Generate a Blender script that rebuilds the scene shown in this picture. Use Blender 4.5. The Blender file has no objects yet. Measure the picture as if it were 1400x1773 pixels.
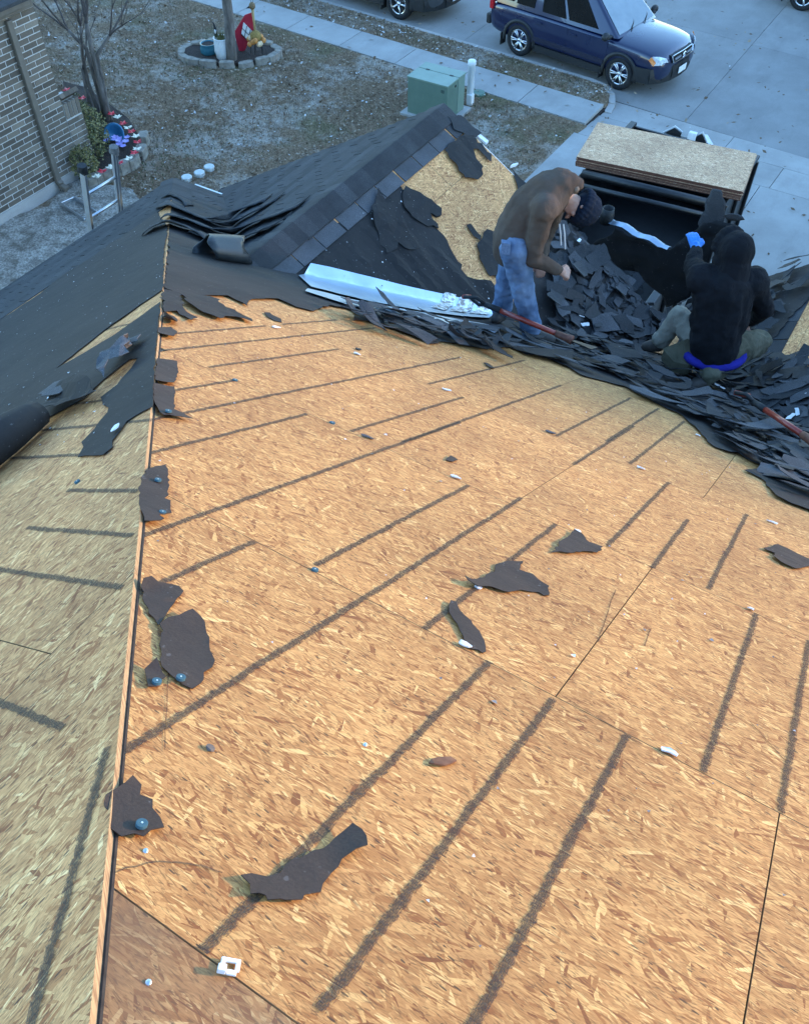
import bpy, bmesh, math, random
import numpy as np
from mathutils import Vector, Matrix, noise
from mathutils.geometry import delaunay_2d_cdt
random.seed(11)
rnd = random.Random(5)
SC = bpy.context.scene
COL = SC.collection
PI = math.pi
# ------------------------------------------------------------------ camera
CAM = np.array([0.0, 0.0, 8.65])
RV = np.array([0.85111802, 0.52496121, 0.00372186])
UV_ = np.array([-0.40137639, 0.64614805, 0.64914536])
FV = np.array([-0.33837126, 0.55399317, -0.76065528])
FPX, PCX, PCY = 1545.5, 700.0, 886.5          # focal length and centre, in photograph pixels
cam = bpy.data.cameras.new('camera')
camo = bpy.data.objects.new('camera', cam)
COL.objects.link(camo)
cam.sensor_fit = 'VERTICAL'; cam.sensor_height = 24.0; cam.lens = 24.0 * FPX / 1773.0
cam.clip_start = 0.05; cam.clip_end = 2000
camo.matrix_world = Matrix(((RV[0], UV_[0], -FV[0], CAM[0]), (RV[1], UV_[1], -FV[1], CAM[1]), (RV[2], UV_[2], -FV[2], CAM[2]), (0, 0, 0, 1)))
SC.camera = camo
# ------------------------------------------------------------------ light
SUN_EL, SUN_AZ = math.radians(8.0), math.radians(52)     # azimuth clockwise from +Y
SKY_STRENGTH, SUN_STRENGTH, EXPOSURE = 0.15, 2.0, 3.1
W = bpy.data.worlds.new('World'); SC.world = W; W.use_nodes = True
wn = W.node_tree.nodes; wl = W.node_tree.links
sky = wn.new('ShaderNodeTexSky'); sky.sky_type = 'NISHITA'; sky.sun_disc = False
sky.sun_elevation = SUN_EL; sky.sun_rotation = SUN_AZ; sky.ozone_density = 3.0; sky.dust_density = 0.2
wl.new(sky.outputs[0], wn['Background'].inputs[0]); wn['Background'].inputs[1].default_value = SKY_STRENGTH
sd = bpy.data.lights.new('sun', 'SUN'); sd.energy = SUN_STRENGTH; sd.angle = math.radians(1.6); sd.color = (.37, .225, .125)
so = bpy.data.objects.new('sun', sd); COL.objects.link(so)
SDIR = Vector((math.sin(SUN_AZ) * math.cos(SUN_EL), math.cos(SUN_AZ) * math.cos(SUN_EL), math.sin(SUN_EL)))
so.rotation_euler = SDIR.to_track_quat('Z', 'Y').to_euler(); so.location = (20, 20, 30)
vs = SC.view_settings
vs.view_transform = 'Standard'; vs.look = 'None'; vs.gamma = 1; vs.exposure = EXPOSURE; vs.use_curve_mapping = False
SC.cycles.max_bounces = 6; SC.cycles.transparent_max_bounces = 12
# ------------------------------------------------------------------ geometry of the place
TS, CS, SN = 0.5855, 0.863, 0.5052            # roof pitch 30.35 degrees
def ray(px, py):
    d = (px - PCX) * RV - (py - PCY) * UV_ + FPX * FV
    return d / np.linalg.norm(d)
class Plane:
    def __init__(s, O, eu, ev):
        s.O = np.array(O, float); s.eu = np.array(eu, float); s.ev = np.array(ev, float)
        s.n = np.cross(s.eu, s.ev)
        if s.n[2] < 0: s.n = -s.n
    def uv(s, px, py):
        r = ray(px, py); t = np.dot(s.O - CAM, s.n) / np.dot(r, s.n); P = CAM + r * t - s.O
        return (float(P @ s.eu), float(P @ s.ev))
    def at(s, u, v, h=0.0):
        return s.O + u * s.eu + v * s.ev + h * s.n
P1 = Plane((0, -0.6176, 7.595), (1, 0, 0), (0, CS, -SN))            # big stripped slope, falls to +Y
P2 = Plane((0, 0, 7.546), (0, 1, 0), (-CS, 0, -SN))                 # slope left of the hip, falls to -X
RX, RZ, RY = -4.13, 4.68, 7.43                                      # front gable ridge
P3 = Plane((RX, 0, RZ), (0, 1, 0), (-CS, 0, -SN))
P4 = Plane((RX, 0, RZ), (0, 1, 0), (CS, 0, -SN))
VX, VZ = -1.35, 3.05
P5 = Plane((VX, 0, VZ), (0, 1, 0), (-CS, 0, -SN))                   # slope right of the valley, rises to +X
def z1(x, y): return 7.2335 - TS * y
def z2(x, y): return 7.546 + TS * x
def z4(x, y): return RZ - TS * (x - RX)
def z3(x, y): return RZ + TS * (x - RX)
def z5(x, y): return VZ + TS * (x - VX)
def surf(x, y):
    a = min(z1(x, y), z2(x, y)) if x + y < -0.3 else z1(x, y)
    g = min(z3(x, y), z4(x, y)); b = z5(x, y)
    if y > 6.9: a = -9
    if y > RY + .02: g = -9
    return max(a, g, b)
def hit(px, py):
    """first point where the ray through a pixel meets the roof"""
    r = ray(px, py); t = 2.0
    while t < 14:
        P = CAM + r * t
        if P[2] < surf(P[0], P[1]): return P
        t += 0.01
    return CAM + r * 9
def G(px, py, z=0.0):
    r = ray(px, py); return CAM + r * ((z - CAM[2]) / r[2])
def onY(px, py, y):
    r = ray(px, py); return CAM + r * (y / r[1])
def onX(px, py, x):
    r = ray(px, py); return CAM + r * (x / r[0])
# ------------------------------------------------------------------ mesh helpers
class MB:
    def __init__(s): s.v = []; s.f = []; s.m = []; s.uv = []
    def add(s, vs, fs, mat=0, uvs=None):
        b = len(s.v); s.v += [tuple(map(float, p)) for p in vs]
        for i, f in enumerate(fs):
            s.f.append(tuple(b + k for k in f)); s.m.append(mat)
            s.uv.append([uvs[k] for k in f] if uvs is not None else None)
    def box(s, c, size, rz=0.0, mat=0, M=None):
        hx, hy, hz = (k / 2 for k in size)
        vs = [Vector((x * hx, y * hy, z * hz)) for z in (-1, 1) for y in (-1, 1) for x in (-1, 1)]
        R = M if M is not None else Matrix.Rotation(rz, 3, 'Z')
        s.add([R @ v + Vector(c) for v in vs], [(0, 2, 3, 1), (4, 5, 7, 6), (0, 1, 5, 4), (2, 6, 7, 3), (0, 4, 6, 2), (1, 3, 7, 5)], mat)
    def tube(s, pts, rad, n=8, mat=0, caps=True):
        pts = [Vector(p) for p in pts]
        if not hasattr(rad, '__len__'): rad = [rad] * len(pts)
        rings = []; up = None
        for i, p in enumerate(pts):
            d = (pts[min(i + 1, len(pts) - 1)] - pts[max(i - 1, 0)]).normalized()
            if up is None: up = Vector((0, 0, 1)) if abs(d.z) < .9 else Vector((1, 0, 0))
            a = d.cross(up).normalized(); up = a.cross(d).normalized()
            rings.append([p + (a * math.cos(2 * PI * k / n) + up * math.sin(2 * PI * k / n)) * rad[i] for k in range(n)])
        vs = [v for r in rings for v in r]; fs = []
        for i in range(len(pts) - 1):
            for k in range(n):
                k2 = (k + 1) % n
                fs.append((i * n + k, i * n + k2, (i + 1) * n + k2, (i + 1) * n + k))
        if caps:
            fs.append(tuple(range(n - 1, -1, -1))); fs.append(tuple((len(pts) - 1) * n + k for k in range(n)))
        s.add(vs, fs, mat)
    def lathe(s, prof, c=(0, 0, 0), n=20, mat=0, M=None):
        vs = []; fs = []
        for r, z in prof:
            for k in range(n):
                v = Vector((r * math.cos(2 * PI * k / n), r * math.sin(2 * PI * k / n), z))
                vs.append((M @ v if M is not None else v) + Vector(c))
        for i in range(len(prof) - 1):
            for k in range(n):
                k2 = (k + 1) % n
                fs.append((i * n + k, i * n + k2, (i + 1) * n + k2, (i + 1) * n + k))
        s.add(vs, fs, mat)
    def ball(s, c, r, n=8, mat=0, M=None):
        if not hasattr(r, '__len__'): r = (r, r, r)
        vs = []; fs = []; m = n
        for i in range(m + 1):
            th = PI * i / m
            for k in range(n):
                ph = 2 * PI * k / n
                v = Vector((r[0] * math.sin(th) * math.cos(ph), r[1] * math.sin(th) * math.sin(ph), r[2] * math.cos(th)))
                vs.append((M @ v if M is not None else v) + Vector(c))
        for i in range(m):
            for k in range(n):
                k2 = (k + 1) % n
                fs.append((i * n + k, (i + 1) * n + k, (i + 1) * n + k2, i * n + k2))
        s.add(vs, fs, mat)
    def capsule(s, p, q, r1, r2, n=12, mat=0):
        p = Vector(p); q = Vector(q); d = q - p
        if d.length < 1e-6: d = Vector((0, 0, 1e-4))
        d.normalize(); pts = []; rr = []
        for k in range(5):
            a = PI / 2 * (1 - k / 4) ; pts.append(p - d * r1 * math.sin(a)); rr.append(max(r1 * math.cos(a), 1e-4))
        for k in range(5):
            a = PI / 2 * (k / 4); pts.append(q + d * r2 * math.sin(a)); rr.append(max(r2 * math.cos(a), 1e-4))
        s.tube(pts, rr, n, mat)
    def prism(s, top, down, mat=0, side=None, uvs=None):
        """polygon (world points, seen from its outer side counter-clockwise) pushed along the vector down"""
        n = len(top); dn = Vector(down)
        s.add(top, [tuple(range(n))], mat, uvs)
        bot = [Vector(p) + dn for p in top]
        fs = [(i, i + n, (i + 1) % n + n, (i + 1) % n) for i in range(n)] + [tuple(range(2 * n - 1, n - 1, -1))]
        s.add([Vector(p) for p in top] + bot, fs, mat if side is None else side, (uvs + uvs) if uvs else None)
ORG = {}
def mesh_of(name, mb, mats, org=(0, 0, 0), smooth=False):
    me = bpy.data.meshes.new(name)
    o = np.array(org, float)
    me.from_pydata([(v[0] - o[0], v[1] - o[1], v[2] - o[2]) for v in mb.v], [], mb.f)
    for m in (mats if isinstance(mats, (list, tuple)) else [mats]): me.materials.append(m)
    me.polygons.foreach_set('material_index', mb.m)
    if any(u is not None for u in mb.uv):
        l = me.uv_layers.new(name='UVMap'); i = 0
        flat = []
        for f, u in zip(mb.f, mb.uv):
            flat += [c for q in (u or [(0, 0)] * len(f)) for c in q]
        l.data.foreach_set('uv', flat)
    if smooth: me.polygons.foreach_set('use_smooth', [True] * len(me.polygons))
    me.validate(); me.update()
    return me
def obj(name, mb, mats, parent=None, smooth=False, org=None, bevel=0, label=None):
    """links one mesh; vertices are given in world space (or in the space of a parent made with local=True)"""
    if parent is not None: org = ORG.get(parent.name, (0, 0, 0))
    elif org is None:
        a = np.array(mb.v); org = (a.min(0) + a.max(0)) / 2; org[2] = a[:, 2].min()
    me = mesh_of(name, mb, mats, org, smooth)
    o = bpy.data.objects.new(name, me); COL.objects.link(o)
    if parent is not None: o.parent = parent
    else: o.location = org
    ORG[o.name] = org
    if bevel:
        b = o.modifiers.new('bevel', 'BEVEL'); b.width = bevel; b.segments = 2; b.limit_method = 'ANGLE'
    if label: o['label'] = label
    return o
def tag(o, label, cat, group=None, kind=None):
    o['label'] = label; o['category'] = cat
    if group: o['group'] = group
    if kind: o['kind'] = kind
    return o
def thing(name, label, cat, loc=(0, 0, 0), rz=0.0, group=None, local=False):
    o = bpy.data.objects.new(name, None); COL.objects.link(o); o.empty_display_size = .1
    o.location = loc; o.rotation_euler = (0, 0, rz)
    ORG[o.name] = (0, 0, 0) if local else tuple(loc)
    return tag(o, label, cat, group)
def struct(o, kind='structure'):
    o['kind'] = kind; return o
def copy_tree(o, parent=None):
    c = o.copy(); COL.objects.link(c)
    if parent is not None: c.parent = parent
    for ch in list(o.children): copy_tree(ch, c)
    return c
def bake(o):
    """apply the modifiers of an object"""
    dg = bpy.context.evaluated_depsgraph_get(); dg.update()
    me = bpy.data.meshes.new_from_object(o.evaluated_get(dg)); old = o.data
    o.modifiers.clear(); o.data = me
    return o
def clip(poly, a, b, c):
    """keep a*u + b*v <= c"""
    out = []
    for i in range(len(poly)):
        p, q = poly[i], poly[(i + 1) % len(poly)]
        dp, dq = a * p[0] + b * p[1] - c, a * q[0] + b * q[1] - c
        if dp <= 0: out.append(p)
        if (dp < 0) != (dq < 0) and abs(dp - dq) > 1e-9:
            t = dp / (dp - dq); out.append((p[0] + t * (q[0] - p[0]), p[1] + t * (q[1] - p[1])))
    return out
def area(poly):
    return .5 * sum(poly[i][0] * poly[(i + 1) % len(poly)][1] - poly[(i + 1) % len(poly)][0] * poly[i][1] for i in range(len(poly)))
def jag(poly, step=.04, amp=.012, rr=rnd, closed=True):
    """a torn edge: extra points pushed sideways"""
    out = []; n = len(poly)
    for i in range(n if closed else n - 1):
        p, q = poly[i], poly[(i + 1) % n]
        d = math.hypot(q[0] - p[0], q[1] - p[1]); k = max(1, int(d / step))
        nx, ny = -(q[1] - p[1]) / max(d, 1e-6), (q[0] - p[0]) / max(d, 1e-6)
        out.append(p)
        for j in range(1, k):
            t = (j + rr.uniform(-.35, .35)) / k; a = rr.gauss(0, amp * .6)
            out.append((p[0] + t * (q[0] - p[0]) + nx * a, p[1] + t * (q[1] - p[1]) + ny * a))
    if not closed: out.append(poly[-1])
    return out
def inside(poly, u, v):
    c = False; n = len(poly); j = n - 1
    for i in range(n):
        if (poly[i][1] > v) != (poly[j][1] > v) and u < (poly[j][0] - poly[i][0]) * (v - poly[i][1]) / (poly[j][1] - poly[i][1]) + poly[i][0]: c = not c
        j = i
    return c
def sheet(pl, poly, lift=.006, thick=.003, grid=.08, hfun=None, drape=False, wave=.0, mat=0, seed=0, mb=None, xform=None):
    """a thin sheet with an outline (u,v) lying on a plane, meshed inside so that it can wave, curl or drape"""
    mb = mb or MB()
    us = [p[0] for p in poly]; vs = [p[1] for p in poly]
    pts = [Vector(p) for p in poly]; nb = len(pts); rr = random.Random(seed)
    u = min(us) + grid / 2
    while u < max(us):
        v = min(vs) + grid / 2
        while v < max(vs):
            a, b = u + rr.uniform(-.3, .3) * grid, v + rr.uniform(-.3, .3) * grid
            if inside(poly, a, b): pts.append(Vector((a, b)))
            v += grid
        u += grid
    ov, oe, of, _, _, _ = delaunay_2d_cdt(pts, [(i, (i + 1) % nb) for i in range(nb)], [], 1, 1e-5)
    top = []; bot = []
    for p in ov:
        h = lift + (hfun(p.x, p.y) if hfun else 0)
        if wave: h += wave * (noise.noise(Vector((p.x * 5, p.y * 5, seed * 3.7))) + .5 * noise.noise(Vector((p.x * 13, p.y * 13, seed)))) + wave * .8
        P = pl.at(p.x, p.y, max(h, .002))
        if drape:
            s_ = surf(P[0], P[1]) + lift + wave * abs(noise.noise(Vector((p.x * 6, p.y * 6, seed))))
            if P[2] < s_: P = np.array((P[0], P[1], s_))
        top.append(P); bot.append(P - pl.n * thick)
    if xform: top = [xform(p) for p in top]; bot = [xform(p) for p in bot]
    fl = []
    for f in of:
        a = ov[f[0]]; b = ov[f[1]]; c = ov[f[2]]
        w = pl.at(b.x, b.y) - pl.at(a.x, a.y); q = pl.at(c.x, c.y) - pl.at(a.x, a.y)
        fl.append(f if np.dot(np.cross(w, q), pl.n) > 0 else f[::-1])
    uv = [(p.x, p.y) for p in ov]
    mb.add(top, fl, mat, uv)
    cnt = {}
    for f in fl:
        for i in range(len(f)):
            a, b = f[i], f[(i + 1) % len(f)]
            cnt[(a, b)] = 1
    edges = [e for e in cnt if (e[1], e[0]) not in cnt]
    nt = len(top)
    mb.add(top + bot, [(a, a + nt, b + nt, b) for a, b in edges] + [tuple(i + nt for i in f[::-1]) for f in fl], mat, uv + uv)
    return mb
def blob(name, parts, voxel, mat, parent, smooth=4, disp=0.0, dscale=.08, ds=None, sharp=False):
    """fuses overlapping capsules and balls into one continuous body"""
    mb = MB()
    for p in parts:
        if p[0] == 'c': mb.capsule(*p[1:])
        elif p[0] == 'b': mb.ball(p[1], p[2], 14, 0, p[3] if len(p) > 3 else None)
        elif p[0] == 't': mb.tube(p[1], p[2], 14)
        elif p[0] == 'm': mb.add(p[1], p[2])
    o = obj(name, mb, mat, parent, True)
    r = o.modifiers.new('r', 'REMESH'); r.mode = 'VOXEL'; r.voxel_size = voxel; r.use_smooth_shade = True
    if smooth:
        s = o.modifiers.new('s', 'SMOOTH'); s.iterations = smooth; s.factor = .5
    if disp:
        t = bpy.data.textures.new('folds', 'CLOUDS'); t.noise_scale = dscale; t.noise_depth = 2
        d = o.modifiers.new('d', 'DISPLACE'); d.texture = t; d.strength = disp; d.mid_level = .5; d.texture_coords = 'LOCAL'
    return bake(o)
# ------------------------------------------------------------------ materials
class NT:
    def __init__(s, name):
        s.mat = bpy.data.materials.new(name); s.mat.use_nodes = True; s.t = s.mat.node_tree
        s.b = s.t.nodes['Principled BSDF']; s.out = s.t.nodes['Material Output']
    def n(s, typ, ins=None, **kw):
        nd = s.t.nodes.new('ShaderNode' + typ)
        for k, v in kw.items(): setattr(nd, k, v)
        for k, v in (ins or {}).items(): s.set(nd.inputs[k], v)
        return nd
    def set(s, sock, v):
        if hasattr(v, 'is_output'): s.t.links.new(v, sock)
        else: sock.default_value = v
    def math(s, op, a, b=0.0, c=None, clamp=False):
        nd = s.n('Math', {0: a, 1: b}, operation=op, use_clamp=clamp)
        if c is not None: s.set(nd.inputs[2], c)
        return nd.outputs[0]
    def mix(s, f, a, b, mode='MIX'):
        nd = s.n('Mix', data_type='RGBA', blend_type=mode)
        s.set(nd.inputs[0], f); s.set(nd.inputs[6], a if hasattr(a, 'is_output') else c4(a)); s.set(nd.inputs[7], b if hasattr(b, 'is_output') else c4(b))
        return nd.outputs[2]
    def ramp(s, f, stops, interp='LINEAR'):
        nd = s.n('ValToRGB', {0: f}); cr = nd.color_ramp; cr.interpolation = interp
        while len(cr.elements) < len(stops): cr.elements.new(0.5)
        for e, (p, c) in zip(cr.elements, stops): e.position = p; e.color = c4(c)
        return nd.outputs[0]
    def noise(s, co, scale=5, detail=4, rough=.55, dim='3D', dist=0):
        return s.n('TexNoise', {'Vector': co, 'Scale': scale, 'Detail': detail, 'Roughness': rough, 'Distortion': dist}, noise_dimensions=dim).outputs[0]
    def map(s, co, loc=(0, 0, 0), rot=(0, 0, 0), scale=(1, 1, 1)):
        return s.n('Mapping', {0: co, 1: loc, 2: rot, 3: scale}).outputs[0]
    def co(s, k='Object'): return s.n('TexCoord').outputs[k]
    def bump(s, h, dist=.002, strength=.6):
        s.set(s.b.inputs['Normal'], s.n('Bump', {'Height': h, 'Distance': dist, 'Strength': strength}).outputs[0])
    def fin(s, color=None, rough=.7, metal=0.0, spec=.5, coat=0):
        if color is not None: s.set(s.b.inputs['Base Color'], color if hasattr(color, 'is_output') else c4(color))
        s.set(s.b.inputs['Roughness'], rough); s.set(s.b.inputs['Metallic'], metal); s.set(s.b.inputs['Specular IOR Level'], spec); s.set(s.b.inputs['Coat Weight'], coat)
        return s.mat
def c4(c): return (*c, 1.0) if len(c) == 3 else tuple(c)
def mat_osb(name, tint=(1, 1, 1), dirt=.0, mess=False):
    m = NT(name); uv = m.co('UV'); rn = m.n('ObjectInfo').outputs['Random']
    off = m.n('CombineXYZ', {0: m.math('MULTIPLY', rn, 37.0), 1: m.math('MULTIPLY', rn, 91.0), 2: 0.0}).outputs[0]
    base = m.map(m.n('VectorMath', {0: uv, 1: off}, operation='ADD').outputs[0], scale=(1.2, 1.3, 1))
    wn_ = m.n('TexNoise', {'Vector': base, 'Scale': 7.0, 'Detail': 2.0}, noise_dimensions='2D').outputs[1]
    wv = m.n('VectorMath', {0: m.n('VectorMath', {0: wn_, 1: (.5, .5, .5)}, operation='SUBTRACT').outputs[0], 1: (.010, .010, 0)}, operation='MULTIPLY').outputs[0]
    p = m.n('VectorMath', {0: base, 1: wv}, operation='ADD').outputs[0]
    def layer(ang, ln, wd, k):
        q = m.map(m.map(p, (k * 3.1, k * 1.7, 0), (0, 0, math.radians(ang))), scale=(1 / ln, 1 / wd, 1))
        v = m.n('TexVoronoi', {'Vector': q, 'Scale': 1.0, 'Randomness': 1.0}, voronoi_dimensions='2D')
        sp = m.n('SeparateColor', {0: v.outputs['Color']})
        return sp.outputs[0], sp.outputs[1], v.outputs['Distance'], q
    A = layer(3, .10, .0105, 1); B = layer(-9, .12, .012, 2); C = layer(15, .09, .014, 3); D = layer(48, .06, .015, 4); E_ = layer(-36, .075, .016, 5); F_ = layer(-24, .085, .009, 6); H_ = layer(28, .06, .007, 7); K_ = layer(-4, .045, .004, 8); Q_ = layer(78, .045, .010, 9)
    def sel(base_, L, th):
        f = m.math('GREATER_THAN', L[1], th)
        return m.n('Mix', {0: f, 2: base_, 3: L[0]}, data_type='FLOAT').outputs[0]
    val = sel(sel(sel(sel(sel(sel(sel(sel(A[0], B, .5), C, .6 if mess else .6), F_, .6), H_, .64), D, .6 if mess else .80), E_, .62 if mess else .80), Q_, .8 if mess else .92), K_, .74)
    fib = m.noise(m.map(p, scale=(38, 300, 1)), 1.0, 4, .7, '2D')
    fib2 = m.noise(m.map(m.map(p, rot=(0, 0, -.22)), scale=(26, 190, 1)), 1.0, 3, .65, '2D')
    fib3 = m.noise(m.map(m.map(p, (3, 1, 0), rot=(0, 0, .24)), scale=(22, 210, 1)), 1.0, 2, .6, '2D')
    col = m.ramp(val, [(0, (.20, .085, .038)), (.08, (.27, .125, .052)), (.22, (.365, .205, .092)), (.55, (.445, .268, .128)), (.82, (.515, .33, .16)), (.93, (.60, .415, .205)), (1, (.71, .55, .31))])
    col = m.mix(.85, col, m.ramp(fib, [(.25, (.55, .5, .45)), (.5, (1, 1, 1)), (.8, (1.2, 1.22, 1.22))]), 'MULTIPLY')
    col = m.mix(m.ramp(fib2, [(.57, (0, 0, 0)), (.66, (.0 if mess else .45,) * 3)]), col, (.19, .105, .05))
    col = m.mix(m.ramp(fib3, [(.61, (0, 0, 0)), (.66, (.15 if mess else .62,) * 3)]), col, (.10, .06, .034))
    # dark dashes and pits, lying along the strands
    d1 = m.n('TexVoronoi', {'Vector': m.map(m.map(p, rot=(0, 0, .12)), scale=(9, 34, 1)), 'Scale': 1.0}, voronoi_dimensions='2D').outputs['Distance']
    d2 = m.n('TexVoronoi', {'Vector': m.map(m.map(p, (5, 2, 0), (0, 0, -.3)), scale=(16, 62, 1)), 'Scale': 1.0}, voronoi_dimensions='2D').outputs['Distance']
    gate = m.noise(p, 9.0, 2, .5, '2D')
    pit = m.math('MULTIPLY', m.math('LESS_THAN', d1, .085), m.math('GREATER_THAN', gate, .53))
    pit2 = m.math('MULTIPLY', m.math('LESS_THAN', d2, .11), m.math('GREATER_THAN', gate, .52))
    col = m.mix(m.math('MULTIPLY', pit2, .62), col, (.12, .07, .04))
    col = m.mix(m.math('MULTIPLY', pit, .85), col, (.05, .035, .028))
    big = m.noise(base, 1.3, 3, .5, '2D')
    col = m.mix(1.0, col, m.ramp(big, [(.3, (.86, .84, .82)), (.7, (1.1, 1.1, 1.08))]), 'MULTIPLY')
    if dirt: col = m.mix(m.math('MULTIPLY', m.ramp(m.noise(base, 3.0, 5, .65, '2D'), [(.3, (.3,) * 3), (.7, (1,) * 3)]), dirt), col, (.15, .105, .075))
    col = m.mix(1.0, col, tint, 'MULTIPLY')
    m.bump(m.math('ADD', m.math('MULTIPLY', val, .6), m.math('ADD', fib, m.math('MULTIPLY', pit, -1.5))), .0008, .5)
    return m.fin(col, .66, 0, .3)
OSB = mat_osb('osb_face', (1.12, .91, .625)); OSB2 = mat_osb('osb_face_side', (1.34, 1.06, .84)); OSBD = mat_osb('osb_face_dirty', (.92, .76, .58), .75)
OSBS = mat_osb('osb_face_new', (1.55, 1.50, 1.75)); OSB4 = mat_osb('osb_face_gable', (1.50, 1.20, .95), mess=True)
def mat_edge(name, c1, c2):
    m = NT(name); co = m.co()
    v = m.noise(m.map(co, scale=(20, 20, 260)), 1, 3)
    return m.fin(m.ramp(v, [(.35, c1), (.65, c2)]), .8)
OSBE = mat_edge('osb_edge', (.20, .12, .06), (.42, .29, .15)); OSBR = mat_edge('osb_edge_sealed', (.10, .04, .025), (.21, .09, .055))
def mat_ink():
    m = NT('ink_line'); uv = m.co('UV')
    ac = m.n('SeparateXYZ', {0: uv})
    e = m.math('ABSOLUTE', m.math('SUBTRACT', ac.outputs[0], .5))
    nz = m.noise(m.map(uv, scale=(5, 46, 1)), 1, 4, .7, '2D'); nz2 = m.noise(m.map(uv, scale=(14, 130, 1)), 1, 2, .6, '2D')
    th = m.math('ADD', .36, m.math('MULTIPLY', m.math('SUBTRACT', nz, .5), .95))
    on = m.math('SMOOTH_MIN', m.math('MULTIPLY', m.math('SUBTRACT', th, e), 34, clamp=True), 1, .1)
    worn = m.math('MULTIPLY', on, m.ramp(nz2, [(.32, (.22,) * 3), (.58, (.80,) * 3)]), clamp=True)
    m.fin((.046, .037, .028), .6, 0, .3)
    mx = m.n('MixShader'); tr = m.n('BsdfTransparent')
    m.set(mx.inputs[0], worn); m.set(mx.inputs[1], tr.outputs[0]); m.set(mx.inputs[2], m.b.outputs[0])
    m.t.links.new(mx.outputs[0], m.out.inputs[0]); return m.mat
INK = mat_ink()
def mat_noise(name, c1, c2, scale=20, rough=.8, bump=.0, bdist=.003, detail=5, spec=.4, stretch=(1, 1, 1), c3=None, metal=0.0, lo=.35, hi=.65, coat=0):
    m = NT(name); co = m.map(m.co(), scale=stretch); v = m.noise(co, scale, detail, .6)
    col = m.ramp(v, [(lo, c1), (hi, c2)])
    if c3: col = m.mix(m.ramp(m.noise(m.co(), scale * .17, 3), [(.42, (0,) * 3), (.68, (.8,) * 3)]), col, c3)
    if bump: m.bump(v, bdist, bump)
    return m.fin(col, rough, metal, spec, coat)
def mat_felt(name, c1, c2, wr=.5):
    m = NT(name); co = m.co()
    v = m.noise(co, 160, 3, .6); w = m.noise(m.map(co, scale=(2.2, 9, 9)), 1, 3, .5); s = m.noise(co, 2.5, 4, .6)
    col = m.mix(m.ramp(s, [(.35, (0,) * 3), (.7, (1,) * 3)]), m.ramp(v, [(.3, c1), (.7, c2)]), tuple(k * 1.35 for k in c2))
    sp = m.noise(co, 48, 2, .5)
    col = m.mix(m.ramp(sp, [(.68, (0,) * 3), (.72, (.55,) * 3)]), col, (.12, .115, .11))
    m.bump(m.math('ADD', m.math('MULTIPLY', v, .12), w), .012, wr)
    return m.fin(col, .78, 0, .32)
FELT = mat_felt('black_felt', (.0125, .0105, .0095), (.021, .0175, .0155)); FELTB = mat_felt('brown_black_felt', (.026, .0185, .014), (.044, .0325, .0255), .9)
def mat_shingle(name, k=1.0, blue=1.0):
    m = NT(name); co = m.co(); rn = m.n('ObjectInfo').outputs['Random']
    g = m.noise(co, 420, 2, .7); b = m.noise(co, 5, 4, .6); 
    col = m.ramp(g, [(.30, (.010 * k, .0105 * k, .011 * k)), (.5, (.029 * k, .0288 * k, .029 * k)), (.72, (.075 * k, .074 * k, .074 * k * blue))])
    col = m.mix(1, col, m.ramp(b, [(.3, (.8,) * 3), (.7, (1.2,) * 3)]), 'MULTIPLY')
    col = m.mix(1, col, m.ramp(rn, [(0, (.72,) * 3), (1, (1.25,) * 3)]), 'MULTIPLY')
    m.bump(g, .0015, .5)
    return m.fin(col, .88, 0, .3)
SHIN = mat_shingle('asphalt_shingle', 1.35); SHIN2 = mat_shingle('asphalt_shingle_grey', 2.3, 1.08); SHIND = mat_noise('shingle_underside', (.012, .012, .012), (.028, .027, .027), 60, .7)
BLK = mat_noise('black_steel', (.006, .006, .007), (.014, .014, .015), 12, .42, spec=.5)
TARP = mat_felt('black_wrap', (.004, .004, .005), (.009, .009, .010), .6)
CONC = None
def mat_concrete(name, a, b, speck=.35):
    m = NT(name); co = m.co()
    v = m.noise(co, 1.1, 6, .62); g = m.noise(co, 130, 2, .6); st = m.noise(m.map(co, scale=(1, .35, 1)), 2.6, 5, .7)
    col = m.ramp(v, [(.3, a), (.7, b)])
    col = m.mix(m.ramp(st, [(.5, (0,) * 3), (.8, (.55,) * 3)]), col, tuple(k * .72 for k in a))
    col = m.mix(speck, col, m.ramp(g, [(.3, (.62,) * 3), (.7, (1.25,) * 3)]), 'MULTIPLY')
    rn = m.n('ObjectInfo').outputs['Random']
    col = m.mix(1, col, m.ramp(rn, [(0, (.91,) * 3), (1, (1.06,) * 3)]), 'MULTIPLY')
    m.bump(g, .002, .3)
    return m.fin(col, .85, 0, .35)
CONC = mat_concrete('concrete', (.30, .285, .26), (.40, .385, .355)); ROAD = mat_concrete('street_concrete', (.235, .225, .21), (.31, .30, .28)); CURB = mat_concrete('kerb_concrete', (.33, .31, .285), (.42, .40, .37))
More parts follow.
